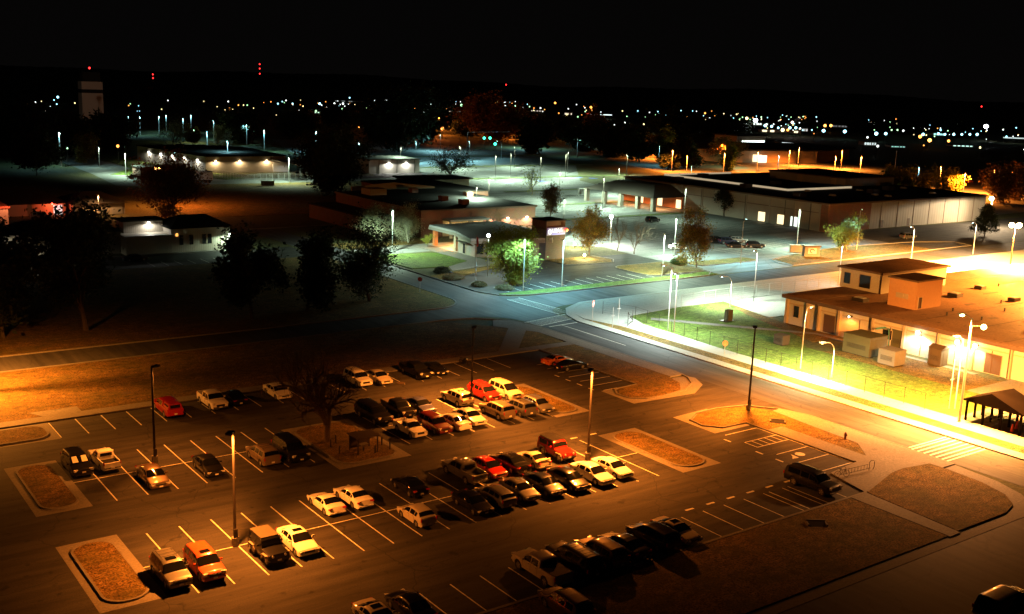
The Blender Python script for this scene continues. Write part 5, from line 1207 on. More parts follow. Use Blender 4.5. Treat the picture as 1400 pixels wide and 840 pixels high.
make_tree(T(952,366), 12.0, 4.0, 'tall autumn tree with golden lower leaves beside the clipped shrub', 37, 13000, lf_aut, bark, .18, 'round', 5, .16, crown0=.18)
make_tree(T(867,347), 9.4, 4.7, 'wide bare vase-shaped tree right of the frosted bare tree', 41, 0, None, bark, .16, 'vase', 5, crown0=.16, name='bare_tree')
make_tree(T(844,343), 9.2, 3.3, 'narrow bare tree with a lamp glaring behind its crown', 43, 0, None, bark, .15, 'vase', 5, crown0=.16, name='bare_tree')
make_tree(T(616,246), 12.0, 10.5, 'wide bare black tree silhouetted against the lit upper car park', 47, 2500, lf_dark, bark_dark, .35, 'bare', 5, .3, crown0=.15, name='bare_tree')
make_tree(T(728,266), 9.8, 5.6, 'grey bare tree with a few green leaves on the upper car park island', 53, 900, lf_green, bark, .2, 'bare', 5, .2, crown0=.2, name='bare_tree')
make_tree(T(558,332), 8.2, 5.0, 'pale frosty-looking bare tree with yellow tips, right of its twin', 59, 12000, lf_pale, bark_pale, .2, 'bare', 5, .12, crown0=.15, name='bare_tree')
make_tree(T(516,332), 8.2, 4.7, 'pale frosty-looking bare tree beside the dark evergreen', 61, 12000, lf_pale, bark_pale, .2, 'bare', 5, .12, crown0=.15, name='bare_tree')
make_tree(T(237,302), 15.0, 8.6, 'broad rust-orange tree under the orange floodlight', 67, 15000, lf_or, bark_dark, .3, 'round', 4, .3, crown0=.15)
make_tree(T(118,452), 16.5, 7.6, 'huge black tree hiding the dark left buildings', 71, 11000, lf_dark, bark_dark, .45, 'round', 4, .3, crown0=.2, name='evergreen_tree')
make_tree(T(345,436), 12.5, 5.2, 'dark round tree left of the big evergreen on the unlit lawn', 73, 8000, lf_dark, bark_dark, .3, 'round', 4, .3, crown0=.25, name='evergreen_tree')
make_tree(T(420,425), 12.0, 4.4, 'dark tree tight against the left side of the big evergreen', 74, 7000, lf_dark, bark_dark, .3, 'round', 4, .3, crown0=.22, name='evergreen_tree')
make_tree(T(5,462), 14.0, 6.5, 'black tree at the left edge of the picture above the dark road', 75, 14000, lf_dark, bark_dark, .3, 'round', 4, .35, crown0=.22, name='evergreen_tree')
make_tree(T(752,300), 9.2, 4.2, 'rust and yellow tree behind the sign tower', 79, 6500, lf_red, bark, .2, 'round', 4, .2, crown0=.12)
make_tree(T(1157,343), 8.0, 4.2, 'small dark green tree on the verge right of the brick sign block', 83, 9000, lf_green, bark, .16, 'round', 4, .16, crown0=.2)
make_tree(T(1346,323), 8.6, 3.6, 'small conifer glaring in the floodlight near the right edge', 89, 9000, lf_dark, bark_dark, .15, 'cone', 4, .18, crown0=.1, name='conifer')
make_tree(T(990,296), 8.5, 4.5, 'dark tree standing against the store wall between two lit doorways', 97, 6000, lf_dark, bark_dark, .18, 'round', 4, .22, crown0=.25)
make_tree(T(585,338), 3.0, 1.6, 'small young tree on the bank lawn', 101, 900, lf_green, bark, .08, 'round', 3, .12, crown0=.35)
make_tree(T(458,268), 19, 11.5, 'great dark round tree in front of the warehouse end', 103, 20000, lf_dark, bark_dark, .5, 'round', 4, .5, crown0=.1, name='evergreen_tree')
make_tree(T(640,322), 6.5, 4.4, 'brown bare tree against the lit porch of the brick building', 107, 0, None, bark, .13, 'vase', 5, crown0=.15, name='bare_tree')
make_tree(T(677,325), 7.5, 4.4, 'bare vase-shaped tree in front of the brick wall lamps', 109, 0, None, bark, .13, 'vase', 5, crown0=.15, name='bare_tree')
make_tree(T(108,222), 10, 8.5, 'yellow-green bush-like tree lit at the far left lawn edge', 113, 5000, lf_aut, bark, .2, 'round', 3, .4, crown0=.12)
make_tree(T(50,240), 13, 10, 'dark tree by the curve of the left drive', 127, 9000, lf_dark, bark_dark, .2, 'round', 3, .5, crown0=.12, name='evergreen_tree')
make_tree(T(266,199), 9, 7, 'yellow-lit round tree in the small car park behind the warehouse', 131, 4000, lf_aut, bark, .2, 'round', 3, .4, crown0=.1)
make_tree(T(236,200), 13, 9, 'pale bare tree in the small car park behind the warehouse', 137, 3000, lf_pale, bark_pale, .2, 'bare', 4, .3, crown0=.15, name='bare_tree')
make_tree(T(296,199), 10, 7, 'pinkish bare tree right of the yellow-lit round tree', 139, 2000, lf_pale, bark_pale, .2, 'bare', 4, .3, crown0=.15, name='bare_tree')
make_tree(T(935,230), 13, 9, 'dark conifer-like tree right of the green-lit tree beyond the store', 149, 8000, lf_dark, bark_dark, .2, 'cone', 4, .6, crown0=.05, name='conifer')
make_tree(T(914,232), 12, 6, 'small dark tree between the green-lit tree and the conifer beyond the store', 151, 5000, lf_dark, bark_dark, .2, 'cone', 4, .5, crown0=.05, name='conifer')
make_tree(T(906,222), 16, 7.5, 'green-lit tree beyond the store roof', 157, 7000, lf_green, bark, .2, 'round', 3, .5, crown0=.15)
make_tree(T(998,234), 11, 7, 'glowing yellow-green round tree just behind the store roof', 163, 8000, lf_shrub, bark, .2, 'round', 3, .4, crown0=.08)
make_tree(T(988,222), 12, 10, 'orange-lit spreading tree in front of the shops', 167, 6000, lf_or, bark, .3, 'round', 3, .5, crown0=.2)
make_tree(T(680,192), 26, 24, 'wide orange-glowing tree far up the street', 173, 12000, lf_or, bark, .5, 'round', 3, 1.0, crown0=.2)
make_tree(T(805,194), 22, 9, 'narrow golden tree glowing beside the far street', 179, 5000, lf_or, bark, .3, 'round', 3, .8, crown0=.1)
DARKT = [(545,208,30,27),(520,196,20,18),(575,198,18,16),(724,210,16,13),(838,215,17,18),(800,207,14,15),(862,212,14,14),(780,196,15,15),(874,222,12,12),(700,182,15,22),(935,192,20,24),(975,188,14,20),(740,192,14,18),(640,186,12,18),(20,215,18,20),(75,212,16,18),(330,196,15,16),(405,190,14,18),(470,184,16,22),(1000,186,14,22),(1300,188,14,20),(1240,184,12,22),(1180,182,12,22),(150,208,15,16)]
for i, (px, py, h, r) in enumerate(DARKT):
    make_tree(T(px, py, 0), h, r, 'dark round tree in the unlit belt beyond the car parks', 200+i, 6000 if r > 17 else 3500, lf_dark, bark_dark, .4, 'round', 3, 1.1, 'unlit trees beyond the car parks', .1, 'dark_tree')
def shrub(px, py, r, h, label, mat, seed, n=2500, s=.09):
    rnd = random.Random(seed); c = G(px, py, .1); lf = MB(); vs = []; fs = []
    for k in range(n):
        a = Vector((rnd.gauss(0,1), rnd.gauss(0,1), abs(rnd.gauss(0,1)))).normalized(); q = rnd.uniform(.72,1.05)
        p = Vector((a.x*r*q, a.y*r*q, .05+a.z*h*q)); d = Vector((rnd.gauss(0,1), rnd.gauss(0,1), rnd.gauss(0,1))).normalized(); b_ = d.orthogonal().normalized(); i = len(vs)
        vs += [p-d*s, p+b_*s*.6, p+d*s, p-b_*s*.6]; fs.append((i,i+1,i+2,i+3))
    lf.add(vs, fs); lf.add(*(lambda b: (b.v, b.f))(MB().ball((0,0,.1), r*.75, 12, 8, h/r)))
    tag(lf.build('shrub', mat, None, False, (c.x,c.y,.1)), label, 'shrub')
shrub(928,361,1.9,1.5,'neatly rounded green shrub beside the tall autumn tree',lf_shrub,1)
shrub(604,373,1.7,1.2,'dark rounded shrub at the corner of the bank lawn',lf_dark,2)
shrub(620,381,2.2,.9,'low brown ground shrub by the kerb below the bank',lf_red,3)
shrub(655,391,1.5,.8,'low brown shrub left of the bright green tree trunk',lf_red,4)
shrub(690,395,1.8,.7,'brown leaf mound at the foot of the bright green tree',lf_red,5)
shrub(1235,322,.9,.8,'small bush in the dark yard by the store',lf_dark,6)
for i,(px,py,lb) in enumerate(((1222,252,'leftmost'),(1245,255,'second'),(1262,257,'third'),(1285,259,'fourth'),(1302,260,'rightmost'))):
    make_tree(T(px,py+10,0), 9, 7.5, '%s of the orange-lit shrubby trees lining the far edge of the store roof' % lb, 300+i, 2600, lf_green, bark_dark, .2, 'round', 3, .5, 'shrubby trees by the orange street', .05)
for i,(px,py,lb) in enumerate(((1372,262,'left reddish tree behind the sodium floodlight'),(1392,258,'right reddish tree behind the sodium floodlight'))):
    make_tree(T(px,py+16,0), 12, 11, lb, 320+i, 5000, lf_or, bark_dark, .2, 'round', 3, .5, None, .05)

# ------------------------------------------------------------------ street lights beyond the car park
UL = 'white-green lamp post in the upper lit car park'
def at_head(px, py, h): c = G(px, py, h); return (c.x, c.y, 0)
UPPER = [(704,199),(777,206),(774,210),(858,210),(847,229),(826,242),(548,200),(569,193),(642,192),(629,200),(678,212),(699,209),(669,243),(652,254),(491,194),(766,234),(772,271),(602,182),(726,180),(740,214)]
for i, (px, py) in enumerate(UPPER):
    far_ = py < 215
    shoebox_lamp(at_head(px, py, 10), 10, (36000 if far_ else 42000), HALIDE if py > 195 else CYAN, UL, 'white lamp posts of the upper car park', r=.075, lr=.06, pole=metal_dark, arm=(-.45,-.4), ang=172, blend=.5)
named = [
 (938,256,10,9000,HALIDE,'lamp post standing close to the store wall'),(925,297,9,36000,HALIDE,'lamp post by the small white car in the store car park'),
 (909,319,8.9,40000,HALIDE,'lamp post on the verge left of the clipped shrub'),(718,324,10,19000,CYAN,'pale lamp post passing in front of the bright green tree'),
 (771,327,9,20000,CYAN,'lamp post at the near edge of the bank car park'),(1094,286,10,36000,HALIDE,'lamp post left of the squat brick sign block'),
 (537,286,9.5,38000,HALIDE,'short white lamp between the two pale bare trees'),(946,226,9,4000,HALIDE,'lamp post just behind the store roof'),
 (1152,334,8.5,5000,(1,.9,.8),'pale lamp post on the road edge left of the flat building')]
for px, py, h, pw, cl, lb in named: shoebox_lamp(at_head(px, py, h), h, pw, cl, lb, None, (-.45,-.35), metal_grey, .07, lr=.08)
def at_base(px, py): c = G(px, py); return (c.x, c.y, 0)
cobra_lamp(at_base(1171,342), 10.0, 24000, CYAN, 'tall pole with a long arm in front of the store corner', None, (1.8,.9))
cobra_lamp(at_base(1012,362), 10.0, 24000, CYAN, 'tall bluish pole with a thin arm beside the dark car cluster', None, (1.8,.9))
cobra_lamp(at_base(1245,360), 8.5, 14000, (1,.9,.6), 'white pole with a forked head on the road edge above the flat building', None, (-.9,.3))
cobra_lamp(at_base(1330,348), 8.0, 14000, (1,.8,.5), 'white pole with a crossbar head near the right conifer', None, (-1.2,.3))
cobra_lamp(at_base(998,421), 5.6, 17000, (.86,1.0,.80), 'short curved white lamp above the pale gravel beside the fence', None, (-1.6,.9), True)
cobra_lamp(at_base(1030,413), 9.5, 20000, (.84,1.0,.80), 'tall thin pole at the top edge of the lit lawn', None, (-.7,.2))
cobra_lamp(at_base(921,455), 9.5, 26000, (.80,1.0,.90), 'dazzling white pole, right one of the pair by the fence', None, (-.5,.1))
cobra_lamp(at_base(913,452), 10.5, 18000, (.80,1.0,.90), 'grey pole, left one of the pair by the fence', None, (-1.4,.4), pole=metal_grey)
cobra_lamp(at_base(1094,505), 8.8, 36000, (.95,.95,.50), 'white curved pole in front of the left end of the flat building', None, (.9,-.1), True)
cobra_lamp(at_base(1137,517), 4.9, 36000, (1.0,.80,.25), 'short white swan-neck lamp below the olive container', None, (-1.6,.8), True)
cobra_lamp(at_base(1305,560), 9.3, 42000, (1.0,.60,.13), 'white pole with a small hooked head left of the double lamp mast', None, (-1.0,.3))
t = cobra_lamp(at_base(1311,578), 13.0, 0, SODIUM_R, 'tall mast with two orange lamp heads beside the gate shelter', None, (-.8,.8), False, metal_white, .13, .3)
c = at_base(1311,578)
MB().ball((1.1,-.9,11.6), .32, 10, 8).build('bulb', emit('bulb_s', SODIUM, 25), t, True); MB().tube([(0,0,11.7),(1.1,-.9,11.7)], .05, 5).build('arm', metal_white, t)
spot((-.9,.9,12.4), 170000, (1,.36,.06), 156, .4, .25, (.40,.35,-1), t); spot((1.2,-1.0,11.2), 120000, (1,.36,.06), 156, .4, .25, (.40,-.1,-1), t); spot((0,-.6,12.0), 24000, (1,.27,.035), 160, .8, .25, (-.25,-.45,-1), t); spot((-.6,.2,12.2), 110000, (1,.38,.11), 86, .8, .25, (-.7,-.25,-1), t)
t = empty('floodlight_mast', (188,89,4.7), 0, 'added unseen floodlight mast on the roof just outside the right edge', 'lamp post')  # mast added out of view to brighten the flat roof
MB().tube([(0,0,0),(0,0,9)], [.14,.1], 8).build('pole', metal_white, t, True); MB().ball((0,0,9.1), .4, 12, 8).build('bulb', emit('flood_s', (1,.62,.22), 60), t, True)
spot((0,0,8.7), 900000, (1,.34,.05), 172, .3, .4, None, t)
# glaring sodium floodlight behind the flat building
c = at_base(1379,379); t = empty('floodlight_mast', c, 0, 'rust-brown mast with a blinding orange floodlight at the right edge', 'lamp post')
MB().tube([(0,0,0),(0,0,11.4)], [.16,.12], 8).build('pole', plain('rust_pole',(.16,.06,.03),.7), t, True)
for q in ((-.8,.4),(.8,-.4),(-.3,-.8)): MB().ball((q[0],q[1],11.3), .55, 12, 8).build('bulb', emit('flood_s',(1,.62,.22),60), t, True)
spot((0,0,10.9), 3200000, (1,.42,.085), 166, .25, .4, None, t)
c = at_base(1352,310); t = empty('floodlight_mast', c, 0, 'mast with a blinding blue-white floodlight beside the conifer', 'lamp post')
MB().tube([(0,0,0),(0,0,8.4)], [.13,.1], 8).build('pole', metal_white, t, True); MB().ball((-.5,0,8.5), .6, 12, 8).build('bulb', emit('flood_w',(.8,.95,1),50), t, True); spot((-.5,-.4,8.0), 75000, (1,.72,.42), 178, .12, .3, None, t)
cobra_lamp(at_head(686,193,9), 9, 4000, CYAN, 'pale arm lamp by the far gantry', None, (-2,1))
# wall lamps of the flat building
for y, pw, cl in ((86.5,2600,(.95,1,.75)),(80.2,2600,(1,.95,.5)),(77.5,2000,(1,.8,.35)),(98.5,700,ORANGE)):
    t = empty('wall_lamp', (137.8,y,3.6), 0, {86.5:'glaring wall lamp above the gap between the containers',80.2:'glaring wall lamp right of the small brown shed',77.5:'wall lamp at the right end of the glaring group',98.5:'dim lamp in the bay left of the olive container'}[y], 'wall lamp')
    MB().box(-.75,-.6,-.5,.5,-.6,.3).build('shade', metal_dark, t) if 0 else None
    MB().ball((-.2,0,0), .3 if pw > 1000 else .12, 10, 8).build('bulb', emit('walllamp_w', cl, 30), t, True); MB().box(-.05,.6,-.12,.12,-.05,.12).build('bracket', metal_dark, t); spot((-.5,0,-.1), pw*1.6, cl, 150, .4, .2, (0,0,-1), t)
c = G(668,323,8.0); t = empty('star_lamp', (c.x,c.y,0), 0, 'slim pole with a star-bright white lamp left of the bright green tree', 'lamp post')
MB().tube([(0,0,0),(0,0,8)], .08, 8).build('pole', metal_grey, t, True); MB().ball((0,0,8.1), .32, 12, 8).build('bulb', emit('star_w',(.85,1,1),40), t, True); spot((.3,-.3,7.7), 10000, (.82,1,.84), 174, .2, .2, None, t)
c = G(836,297,7.0); t = empty('star_lamp', (c.x,c.y,0), 0, 'white lamp glaring behind the narrow bare tree', 'lamp post')
MB().tube([(0,0,0),(0,0,7)], .08, 8).build('pole', metal_grey, t, True); MB().ball((0,0,7.1), .45, 12, 8).build('bulb', emit('star_w',(.85,1,1),40), t, True); spot((0,-.3,6.8), 40000, (.95,1,.85), 172, .2, .2, None, t)
for px, py, lb in ((786,335,'small glowing lamp half hidden by the autumn tree'),(799,350,'tiny white lamp at the foot of the autumn tree')):
    c = G(px, py, .8); t = empty('garden_lamp', (c.x,c.y,0), 0, lb, 'garden lamp'); MB().tube([(0,0,0),(0,0,.8)], .06, 6).build('post', metal_dark, t); MB().ball((0,0,.9), .3, 10, 6).build('bulb', emit('garden_w',(1,.95,.75),8), t, True); point((0,0,1.5), 5000, (1,.9,.4), .1, t)
# orange floodlight over the rust tree and other left lamps
c = G(215,232,10.0); t = empty('floodlight_mast', (c.x,c.y,0), 0, 'orange star-bright floodlight above the rust-orange tree', 'lamp post')
MB().tube([(0,0,0),(0,0,10)], .1, 8).build('pole', metal_grey, t, True); MB().ball((0,0,10.1), .8, 12, 8).build('bulb', emit('flood_s2',(1,.4,.1),30), t, True); spot((2,-6,9.8), 26000, (1,.24,.035), 160, .5, .3, None, t); point((1,-7,11.5), 9000, (1,.26,.04), .3, t)  # the point light is an extra, added in front of the tree to make it glow
cobra_lamp(at_head(225,209,11), 11, 1500, WHITE, 'tall grey arm lamp over the warehouse lamps', None, (4,2), pole=metal_grey, r=.14)
shoebox_lamp(at_base(18,288), 4.2, 9000, (1,.3,.07), 'short orange-lit post in front of the red-lit building', None, (-.2,-.2), metal_white, .1)
shoebox_lamp(at_base(135.5,295), 5.4, 5000, (1,.45,.15), 'taller orange-lit post by the open garages', None, (-.2,-.2), metal_white, .1)
shoebox_lamp(at_head(171,209,8), 8, 30000, HALIDE, 'white lamp post on the lit lawn left of the warehouse', None, (-.3,-.2), metal_white, .14)
shoebox_lamp(at_head(135,201,8), 8, 3500, HALIDE, 'thin dim lamp post on the lawn far left of the warehouse', None, (-.3,-.2), metal_white, .1)
shoebox_lamp(at_head(81,181,13), 13, 9000, CYAN, 'very tall bluish post at the far left drive', None, (-.3,-.2), metal_white, .3)
c = G(395,250); shoebox_lamp((c.x,c.y,0), 9, 30000, HALIDE, 'lamp post on the lit verge between the warehouse and the great dark tree', None, (-.3,-.3), metal_grey, .1)
for px, py, pw in ((361,177,9000),(432,179,9000),(337,170,4000),(283,179,6000),(311,192,6000),(292,165,3000),(250,162,3000),(261,157,3000),(217,159,2500),(227,157,3000),(144,159,2500),(159,159,2500),(175,159,2500),(191,159,2500)):
    shoebox_lamp(at_head(px, py, 11), 11, pw*1.4, CYAN, 'bluish-white lamp post in the distant row at left', 'distant bluish lamp posts on the left', (-.4,-.4), metal_white, .26 if py < 172 else .16)
for px, py, pw, cl in ((989,197,72000,SODIUM),(991,209,96000,SODIUM),(1037,207,96000,SODIUM),(898,192,84000,SODIUM),(1080,205,144000,SODIUM),(1093,201,144000,SODIUM),(1143,213,156000,SODIUM),(1152,205,156000,SODIUM),(1178,213,156000,SODIUM),(1287,227,120000,SODIUM),(902,199,5000,CYAN),(1065,212,5000,CYAN),(1257,228,7000,CYAN),(1320,236,156000,SODIUM),(1360,232,156000,SODIUM),(920,205,96000,SODIUM),(940,212,84000,SODIUM),(790,189,3000,CYAN),(829,181,5000,CYAN),(1226,207,0,CYAN)):
    s_ = cl is SODIUM
    shoebox_lamp(at_head(px, py, 10), 10, pw, cl, ('orange lamp post along the street behind the store' if s_ else 'bluish-white lamp post along the street behind the store'), 'sodium lamp posts of the distant street' if s_ else 'white lamp posts of the distant street', (-.5,-.4), metal_grey, .11, lr=.08)
# lamp lighting the far orange trees and street
for px, py, z, pw, cl in ((600,184,8,30000,ORANGE),(680,184,6,50000,ORANGE),(700,190,6,20000,ORANGE),(805,190,6,20000,(1,.5,.1)),(590,190,8,12000,(1,.2,.05)),(725,178,6,20000,ORANGE),(860,206,8,20000,ORANGE),(998,228,8,9000,(.7,1,.4)),(906,214,6,4000,(.5,1,.5)),(266,194,6,4000,(.8,1,.5)),(1380,262,8,30000,ORANGE),(600,178,9,20000,ORANGE)):
    c = G(px, py, 0); t = empty('street_lamp', (c.x,c.y,0), 0, 'small street lamp glowing among the distant trees', 'street lamp', 'street lamps among the distant trees')
    MB().tube([(0,0,0),(0,0,z)], .1, 6).build('pole', metal_grey, t); MB().ball((0,0,z+.1), .45, 10, 6).build('bulb', emit('far_%02d%02d' % (int(cl[1]*99), int(cl[2]*99)), cl, 12), t, True); point((-3,-8,z), pw, cl, .4, t)
# goal-post like arm over the far street with traffic lights
c = G(670,214); t = empty('signal_gantry', (c.x,c.y,0), R(-35), 'pale gantry arm over the street beyond the upper car park', 'gantry'); MB().tube([(-12,0,0),(-12,0,12)], .25, 8).tube([(-12,0,12),(10,0,13)], .2, 8).build('gantry_frame', metal_white, t)
for i,(px,py) in enumerate(((662,189),(670,189),(677,197))):
    c = G(px, py, 6); t = empty('traffic_signal', (c.x,c.y,0), R(-35), '%s green traffic light at the far junction' % ('left','middle','lower right')[i], 'traffic light'); MB().box(-.4,.4,-.3,.3,5.2,7.2).build('housing', black, t); MB().ball((0,-.5,6), .75, 10, 8).build('signal_lens', emit('signal_green',(.05,1,.55),5), t, True); MB().tube([(0,0,0),(0,0,5.2)], .1, 6).build('pole', metal_dark, t)

# ------------------------------------------------------------------ town lights on the horizon
def far_lamp(px, py, col, s, r, label, grp, z=7):
    c = G(px, py, z); D = (c-Vector((0,0,CAM_H))).length
    t = empty('distant_lamp', (c.x,c.y,0), 0, label, 'distant lamp', grp)
    MB().tube([(0,0,0),(0,0,z)], .12, 5).build('pole', metal_dark, t)
    MB().ball((0,0,z), r*D/1448, 8, 6).build('bulb', emit('far_%02d%02d%02d_%d' % (int(col[0]*99), int(col[1]*99), int(col[2]*99), int(s*10)), col, s), t, True)
    return t
FW, FC, FO, FY, FG, FR = (.9,1,.95), (.35,.85,1), (1,.35,.06), (1,.8,.35), (.45,1,.45), (1,.05,.03)
FAR = [(79,133,FC,3,1.3),(67,155,FC,2,.9),(106,163,FY,3,1.2),(312,139,FW,3,.8),(326,144,FO,3,.8),(333,144,FY,2,.8),(338,144,FG,2,.8),(314,149,FO,2,1.2),(229,111,FY,1.5,.6),
 (380,142,FC,3,1.0),(400,142,FC,3,1.0),(437,142,FC,5,1.3),(457,142,FW,4,1.1),(465,143,FW,3,.8),(469,142,FW,4,1.1),(478,134,FC,3,.9),(500,144,FW,3,.9),(506,144,FW,3,.9),(514,143,FO,2,.8),(528,137,FW,4,.9),(541,138,FW,3,.7),(555,141,FY,3,1.2),(561,142,FY,3,1.0),(576,139,FC,2,.7),(540,147,FO,4,1.1),(562,148,FO,4,1.0),(567,149,FO,4,1.0),(571,147,FO,3,.8),(527,145,FY,3,1.4),(533,147,FW,2,1.0),(468,150,FG,3,1.8),(432,152,FG,2,1.2),(505,154,FG,2,1.5),(540,154,FC,2,.8),(579,154,FW,2,.8),
 (599,147,FO,2,.8),(623,143,FW,2,.8),(631,144,FG,3,1.4),(652,145,FO,4,1.1),(656,149,FW,4,1.2),(650,148,FY,3,1.0),(667,142,FG,2,.7),(691,144,FW,3,.9),(426,169,FY,4,1.1),(459,169,FW,3,.9),(491,174,FO,3,.9),(640,173,FO,6,1.5),(605,176,FO,6,2.0),(582,176,FO,4,1.2),(576,177,FR,3,.9),(585,177,FW,3,.9),(633,168,FR,2,.7),(729,176,FO,3,1.0),(737,176,FY,2,.8),
 (724,146,FG,2,.8),(730,148,FO,2,.8),(739,148,FW,3,.9),(759,141,FO,4,1.2),(764,155,FO,2,.9),(777,149,FW,2,.8),(808,147,FO,5,1.4),(809,151,FO,2,1.0),(775,157,FY,2,1.0),(790,160,FG,1.5,1.0),(786,184,FW,2,.9),(801,176,FO,2,.8),(851,152,FY,2,.8),(872,152,FC,2,.9),(888,154,FW,2,.7),(854,168,FW,3,1.0),(880,170,FY,3,1.0),(905,172,FY,4,1.2),(911,173,FY,3,.9),(840,171,FW,2,.8),(947,152,FC,2,.7),(964,155,FO,4,1.0),(958,162,FW,3,1.0),(970,162,FW,3,1.0),(978,163,FY,2,.8),(985,170,FW,4,1.3),(973,169,FC,3,1.2),(1000,169,FW,3,1.0),(1011,163,FG,3,1.0),(1021,162,FY,4,1.6),(1033,165,(.8,.9,1),40,2.6),(1046,172,FC,5,1.5),(1055,173,FC,5,1.4),(1064,175,FC,4,1.2),(1080,175,FC,5,1.5),(1088,175,FC,4,1.5),(1070,178,FY,4,2.0),(1077,178,FO,3,1.5),(1094,176,FW,3,1.0),(1093,168,FW,2,.7),(1110,178,FC,3,.8),(1126,179,FC,8,1.7),(1128,172,FO,7,1.5),(1136,172,FO,7,1.5),(1155,180,FC,8,1.7),(1117,166,FW,1.5,.6),(1191,167,FO,2,.7),(1195,170,FW,2,.8),(1198,183,FC,8,1.8),(1211,183,FC,7,1.5),(1219,178,FG,3,.9),(1227,178,FG,3,.9),(1235,179,FW,2,1.2),(1258,187,FO,5,1.8),(1262,184,FC,6,1.5),(1271,192,FO,9,2.0),(1283,183,FC,5,1.3),(1286,178,FC,3,1.0),(1292,184,FC,4,1.2),(1297,193,FO,6,1.4),(1304,184,FC,5,1.3),(1315,184,FC,5,1.2),(1326,184,FC,5,1.2),(1336,184,FC,5,1.4),(1348,173,(.85,.92,1),25,2.4),(1340,202,FY,4,1.0),(1376,187,FC,3,1.0),(1263,199,FO,3,.8),(1140,136,FW,1,.5),(1147,134,FW,1,.4),(1154,139,FW,1.5,.5),(1255,138,FW,1.5,.7),(1225,163,FO,2,.7),(11,190,FO,2,.8),(33,204,FO,2,.8),(62,203,FW,4,1.6),(92,203,FG,2,1.0),(161,200,FO,4,1.6),(1186,188,FW,2,1.2),(1200,200,FW,1.5,1.5)]
nm = {FC:'bluish', FW:'white', FO:'orange', FY:'yellow', FG:'greenish', FR:'red'}
for px, py, cl, s, r in FAR:
    c_ = nm.get(cl)
    if py < 118: continue
    if c_ is None:
        far_lamp(px, py, cl, s, r, 'dazzling blue-white floodlight %s' % ('near the steam plume on the horizon' if px < 1200 else 'on a tall mast near the right end of the horizon'), None, 14); continue
    side = 'left' if px < 360 else ('middle' if px < 700 else ('right of the middle' if px < 940 else 'right'))
    lb = {'left':'tiny %s light in the dark left horizon','middle':'tiny %s town light above the upper car park','right of the middle':'tiny %s town light above the store','right':'%s light in the bright airfield row at right'}[side] % c_
    far_lamp(px, py, cl, s, r*1.15, lb, '%s distant lights, %s' % (c_, side))
rnd = random.Random(99)
for k in range(230):
    px = rnd.choice((rnd.uniform(290,700), rnd.uniform(380,700), rnd.uniform(0,400), rnd.uniform(940,1120), rnd.uniform(950,1110), rnd.uniform(1180,1400), rnd.uniform(640,960))); py = 137+max(0,(px-700))*.055+abs(rnd.gauss(0,11))
    cl = rnd.choice((FW,FC,FO,FY,FG,FW)); c_ = nm[cl]
    lb = 'faint %s speck of light among the town lights' % c_
    far_lamp(px, py, cl, rnd.uniform(1.5,4.0), rnd.uniform(.45,.85), lb, 'faint %s specks of the distant town' % c_)
def mast(px, ys, D, label):
    d = CF*F_PX + CX*(px-700) + CU*(420-ys[0]); d = d/math.hypot(d[0], d[1]); t = empty('radio_mast', (d[0]*D, d[1]*D, 0), 0, label, 'radio mast')
    zs = []
    for y in ys:
        v = CF*F_PX + CX*(px-700) + CU*(420-y); zs.append(CAM_H+v[2]/math.hypot(v[0], v[1])*D)
    MB().tube([(0,0,0),(0,0,max(zs)+1)], [.6,.25], 6).build('mast_pole', metal_dark, t)
    for z in zs: MB().ball((0,0,z), D/1448*.85, 8, 6).build('beacon', emit('beacon_red',(1,.02,.02),6), t, True)
mast(355, (88,94,101), 2600, 'tall radio mast with stacked red beacons left of the middle horizon')
mast(209, (102,107), 2600, 'small radio mast with dim red beacons right of the tower'); mast(692, (116,), 2600, 'single red beacon mast above the upper car park'); mast(1342, (146,), 2400, 'single red beacon mast near the right end of the horizon')
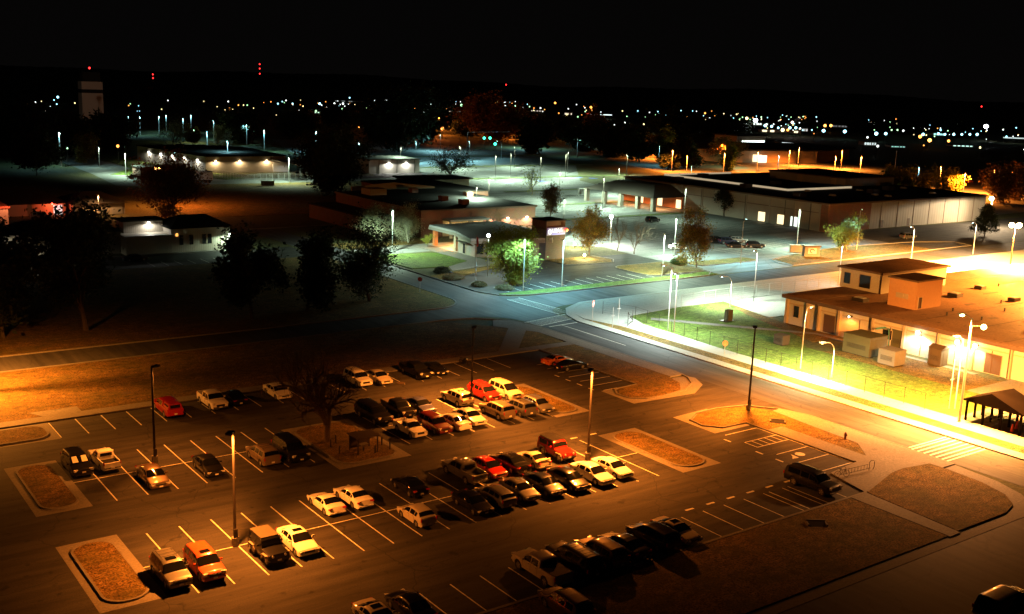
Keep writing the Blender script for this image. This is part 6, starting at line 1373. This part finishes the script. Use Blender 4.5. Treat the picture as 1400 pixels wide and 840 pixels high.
# lit far street surface strips and lit roofs on the horizon
for px, py, lx, cl, s, lb in ((822,157,14,(.8,1,.95),1.6,'long white strip light of a far filling station'),(807,156,5,FR,2,'red end panel of the far filling station canopy'),(1190,196,0,FW,0,''),(1030,176,0,FW,0,''),(1387,189,12,(.8,1,.95),.8,'long lit roof edge at the right end of the horizon')):
    if not lx: continue
    c = G(px, py, 5); D = (c-Vector((0,0,CAM_H))).length; t = empty('filling_station', (c.x,c.y,0), R(-36), lb, 'canopy'); w = lx*D/1448; h_ = 1.1*D/1448
    MB().box(-w,w,-3,3,5-h_/2,5+h_/2).build('canopy_fascia', emit('strip_%d' % px, cl, s), t); MB().tube([(0,0,0),(0,0,5-h_/2)], .3, 6).build('post', metal_dark, t)
for i,(px, py, wd, ht, cl, s_) in enumerate(((432,154,9,2.2,(.6,1,.7),.7),(470,153,12,2.0,(.7,1,.8),.9),(508,153,10,2.2,(.6,1,.7),.7),(555,151,20,1.2,(.9,.9,.7),.6),(480,139,22,1.6,(.7,.8,.75),.12),(622,153,8,1.4,(.8,.8,.6),.5),(655,150,8,2.4,(1,.6,.35),.8),(735,152,9,2.0,(.8,.7,.6),.35),(777,156,5,3,(.9,.8,.6),.6),(1040,170,10,3.0,(.8,1,.9),.9),(1068,180,26,3.4,(1,.85,.55),.9),(1098,178,6,4,(.85,.9,.85),.4),(1148,173,10,2.5,(.7,.75,.75),.12),(1190,197,8,4,(.8,1,1),.5),(1228,201,9,1.8,(.3,.7,.6),.5),(1282,184,9,3,(.4,.9,.85),.7),(1317,200,13,1.6,(.6,1,.85),.7),(1080,198,14,3.4,(.8,1,1),.45),(420,171,6,1.2,(1,.8,.5),.8))):
    c = G(px, py+ht/2, 0); D = (c-Vector((0,0,CAM_H))).length; u = D/1448; t = empty('distant_building', (c.x,c.y,0), R(-36), 'distant low building number %d from the left with a glowing front' % (i+1), 'building')
    t['label'] = 'distant low building with a %s front, %s' % ('greenish' if cl[1] > cl[0] and cl[2] < .85 else ('pale blue-green' if cl[1] > cl[0] else 'warm'), ['beside the leftmost town lights','above the great dark tree','left of the dark tree mass','long and thin under the yellow lamps','faint and wide, just under the horizon line','small, left of the green lamp','among orange lamps over the gantry','faint, under the row of specks past the gantry','narrow, between the dark trees','left of the dazzling floodlight','wide, at the foot of the steam plume','narrow, right of the steam plume','faint, beyond the two orange star lamps','tall, left of the blue-white pair','low strip below the blue-white pair','tall, behind the airfield row','low strip under the airfield row','long, above the three fuel canopies','far left, alone below the lamps'][i])
    MB().box(-wd*u, wd*u, 0, 14, 0, ht*u).build('wall', ww, t); MB().box(-wd*u*1.02, wd*u*1.02, -1, 15, ht*u, ht*u*1.25).build('roof', roof_dark, t)
    r2 = random.Random(i); n_ = 5
    for k in range(n_):
        if r2.random() < .75: a0 = -wd*u+2*wd*u*(k+.12)/n_; MB().box(a0, a0+2*wd*u*r2.uniform(.4,.8)/n_, -.3, 0, ht*u*.15, ht*u*.85).build('lit_window', emit('farwin_%d' % i, cl, s_*2.0), t)
# steam plume on the horizon
m = bpy.data.materials.new('steam'); m.use_nodes = True; n = m.node_tree.nodes; l = m.node_tree.links; n.remove(n['Principled BSDF'])
pv = n.new('ShaderNodeVolumePrincipled'); pv.inputs['Color'].default_value = (.95,.8,.78,1); pv.inputs['Density'].default_value = .05; l.new(pv.outputs[0], n['Material Output'].inputs['Volume'])
c = G(1066,184); D = (c-Vector((0,0,CAM_H))).length; u = D/1448; rt = Vector((CX[0],CX[1],0)).normalized()
pts = [Vector((0,0,2))+rt*(k*4.3*u)+Vector((0,0,1))*(k*3.4*u) for k in range(8)]
o = MB().tube(pts, [2.2*u,4.6*u,5.0*u,4.4*u,3.6*u,2.8*u,2.0*u,1.0*u], 12).build('steam', m, None, True, (c.x,c.y,0)); tag(o, 'slanting pinkish steam plume lit from below on the horizon', 'steam', None, 'stuff')
t = empty('plume_fill_lamp', (c.x-20,c.y-30,0), 0, 'added lamp at the foot of the steam plume', 'lamp post'); MB().tube([(0,0,0),(0,0,12)], .2, 6).build('pole', metal_dark, t); MB().ball((0,0,12.5), 1.2, 8, 6).build('bulb', emit('plume_fill',(1,.7,.6),6), t, True); point((0,0,13), 40000, (1,.75,.7), 1, t)  # lamp added under the plume to light the steam

# labels that would be shared are told apart by their order from the left
ONES = ['','first','second','third','fourth','fifth','sixth','seventh','eighth','ninth','tenth','eleventh','twelfth','thirteenth','fourteenth','fifteenth','sixteenth','seventeenth','eighteenth','nineteenth']
TENS = ['','','twent','thirt','fort','fift','sixt','sevent','eight','ninet']
def ordinal(n):
    if n < 20: return ONES[n]
    return TENS[n//10]+('ieth' if n % 10 == 0 else 'y-'+ONES[n % 10])
same = {}
for o in bpy.data.objects:
    if o.parent is None and 'label' in o.keys(): same.setdefault(o['label'], []).append(o)
for lb, os_ in same.items():
    if len(os_) < 2: continue
    def sx(o):
        v = np.array(o.location)-np.array([0,0,CAM_H]); return (v@CX)/(v@CF)
    os_.sort(key=sx)
    for i, o in enumerate(os_): o['label'] = '%s, %s from the left' % (lb, ordinal(i+1))
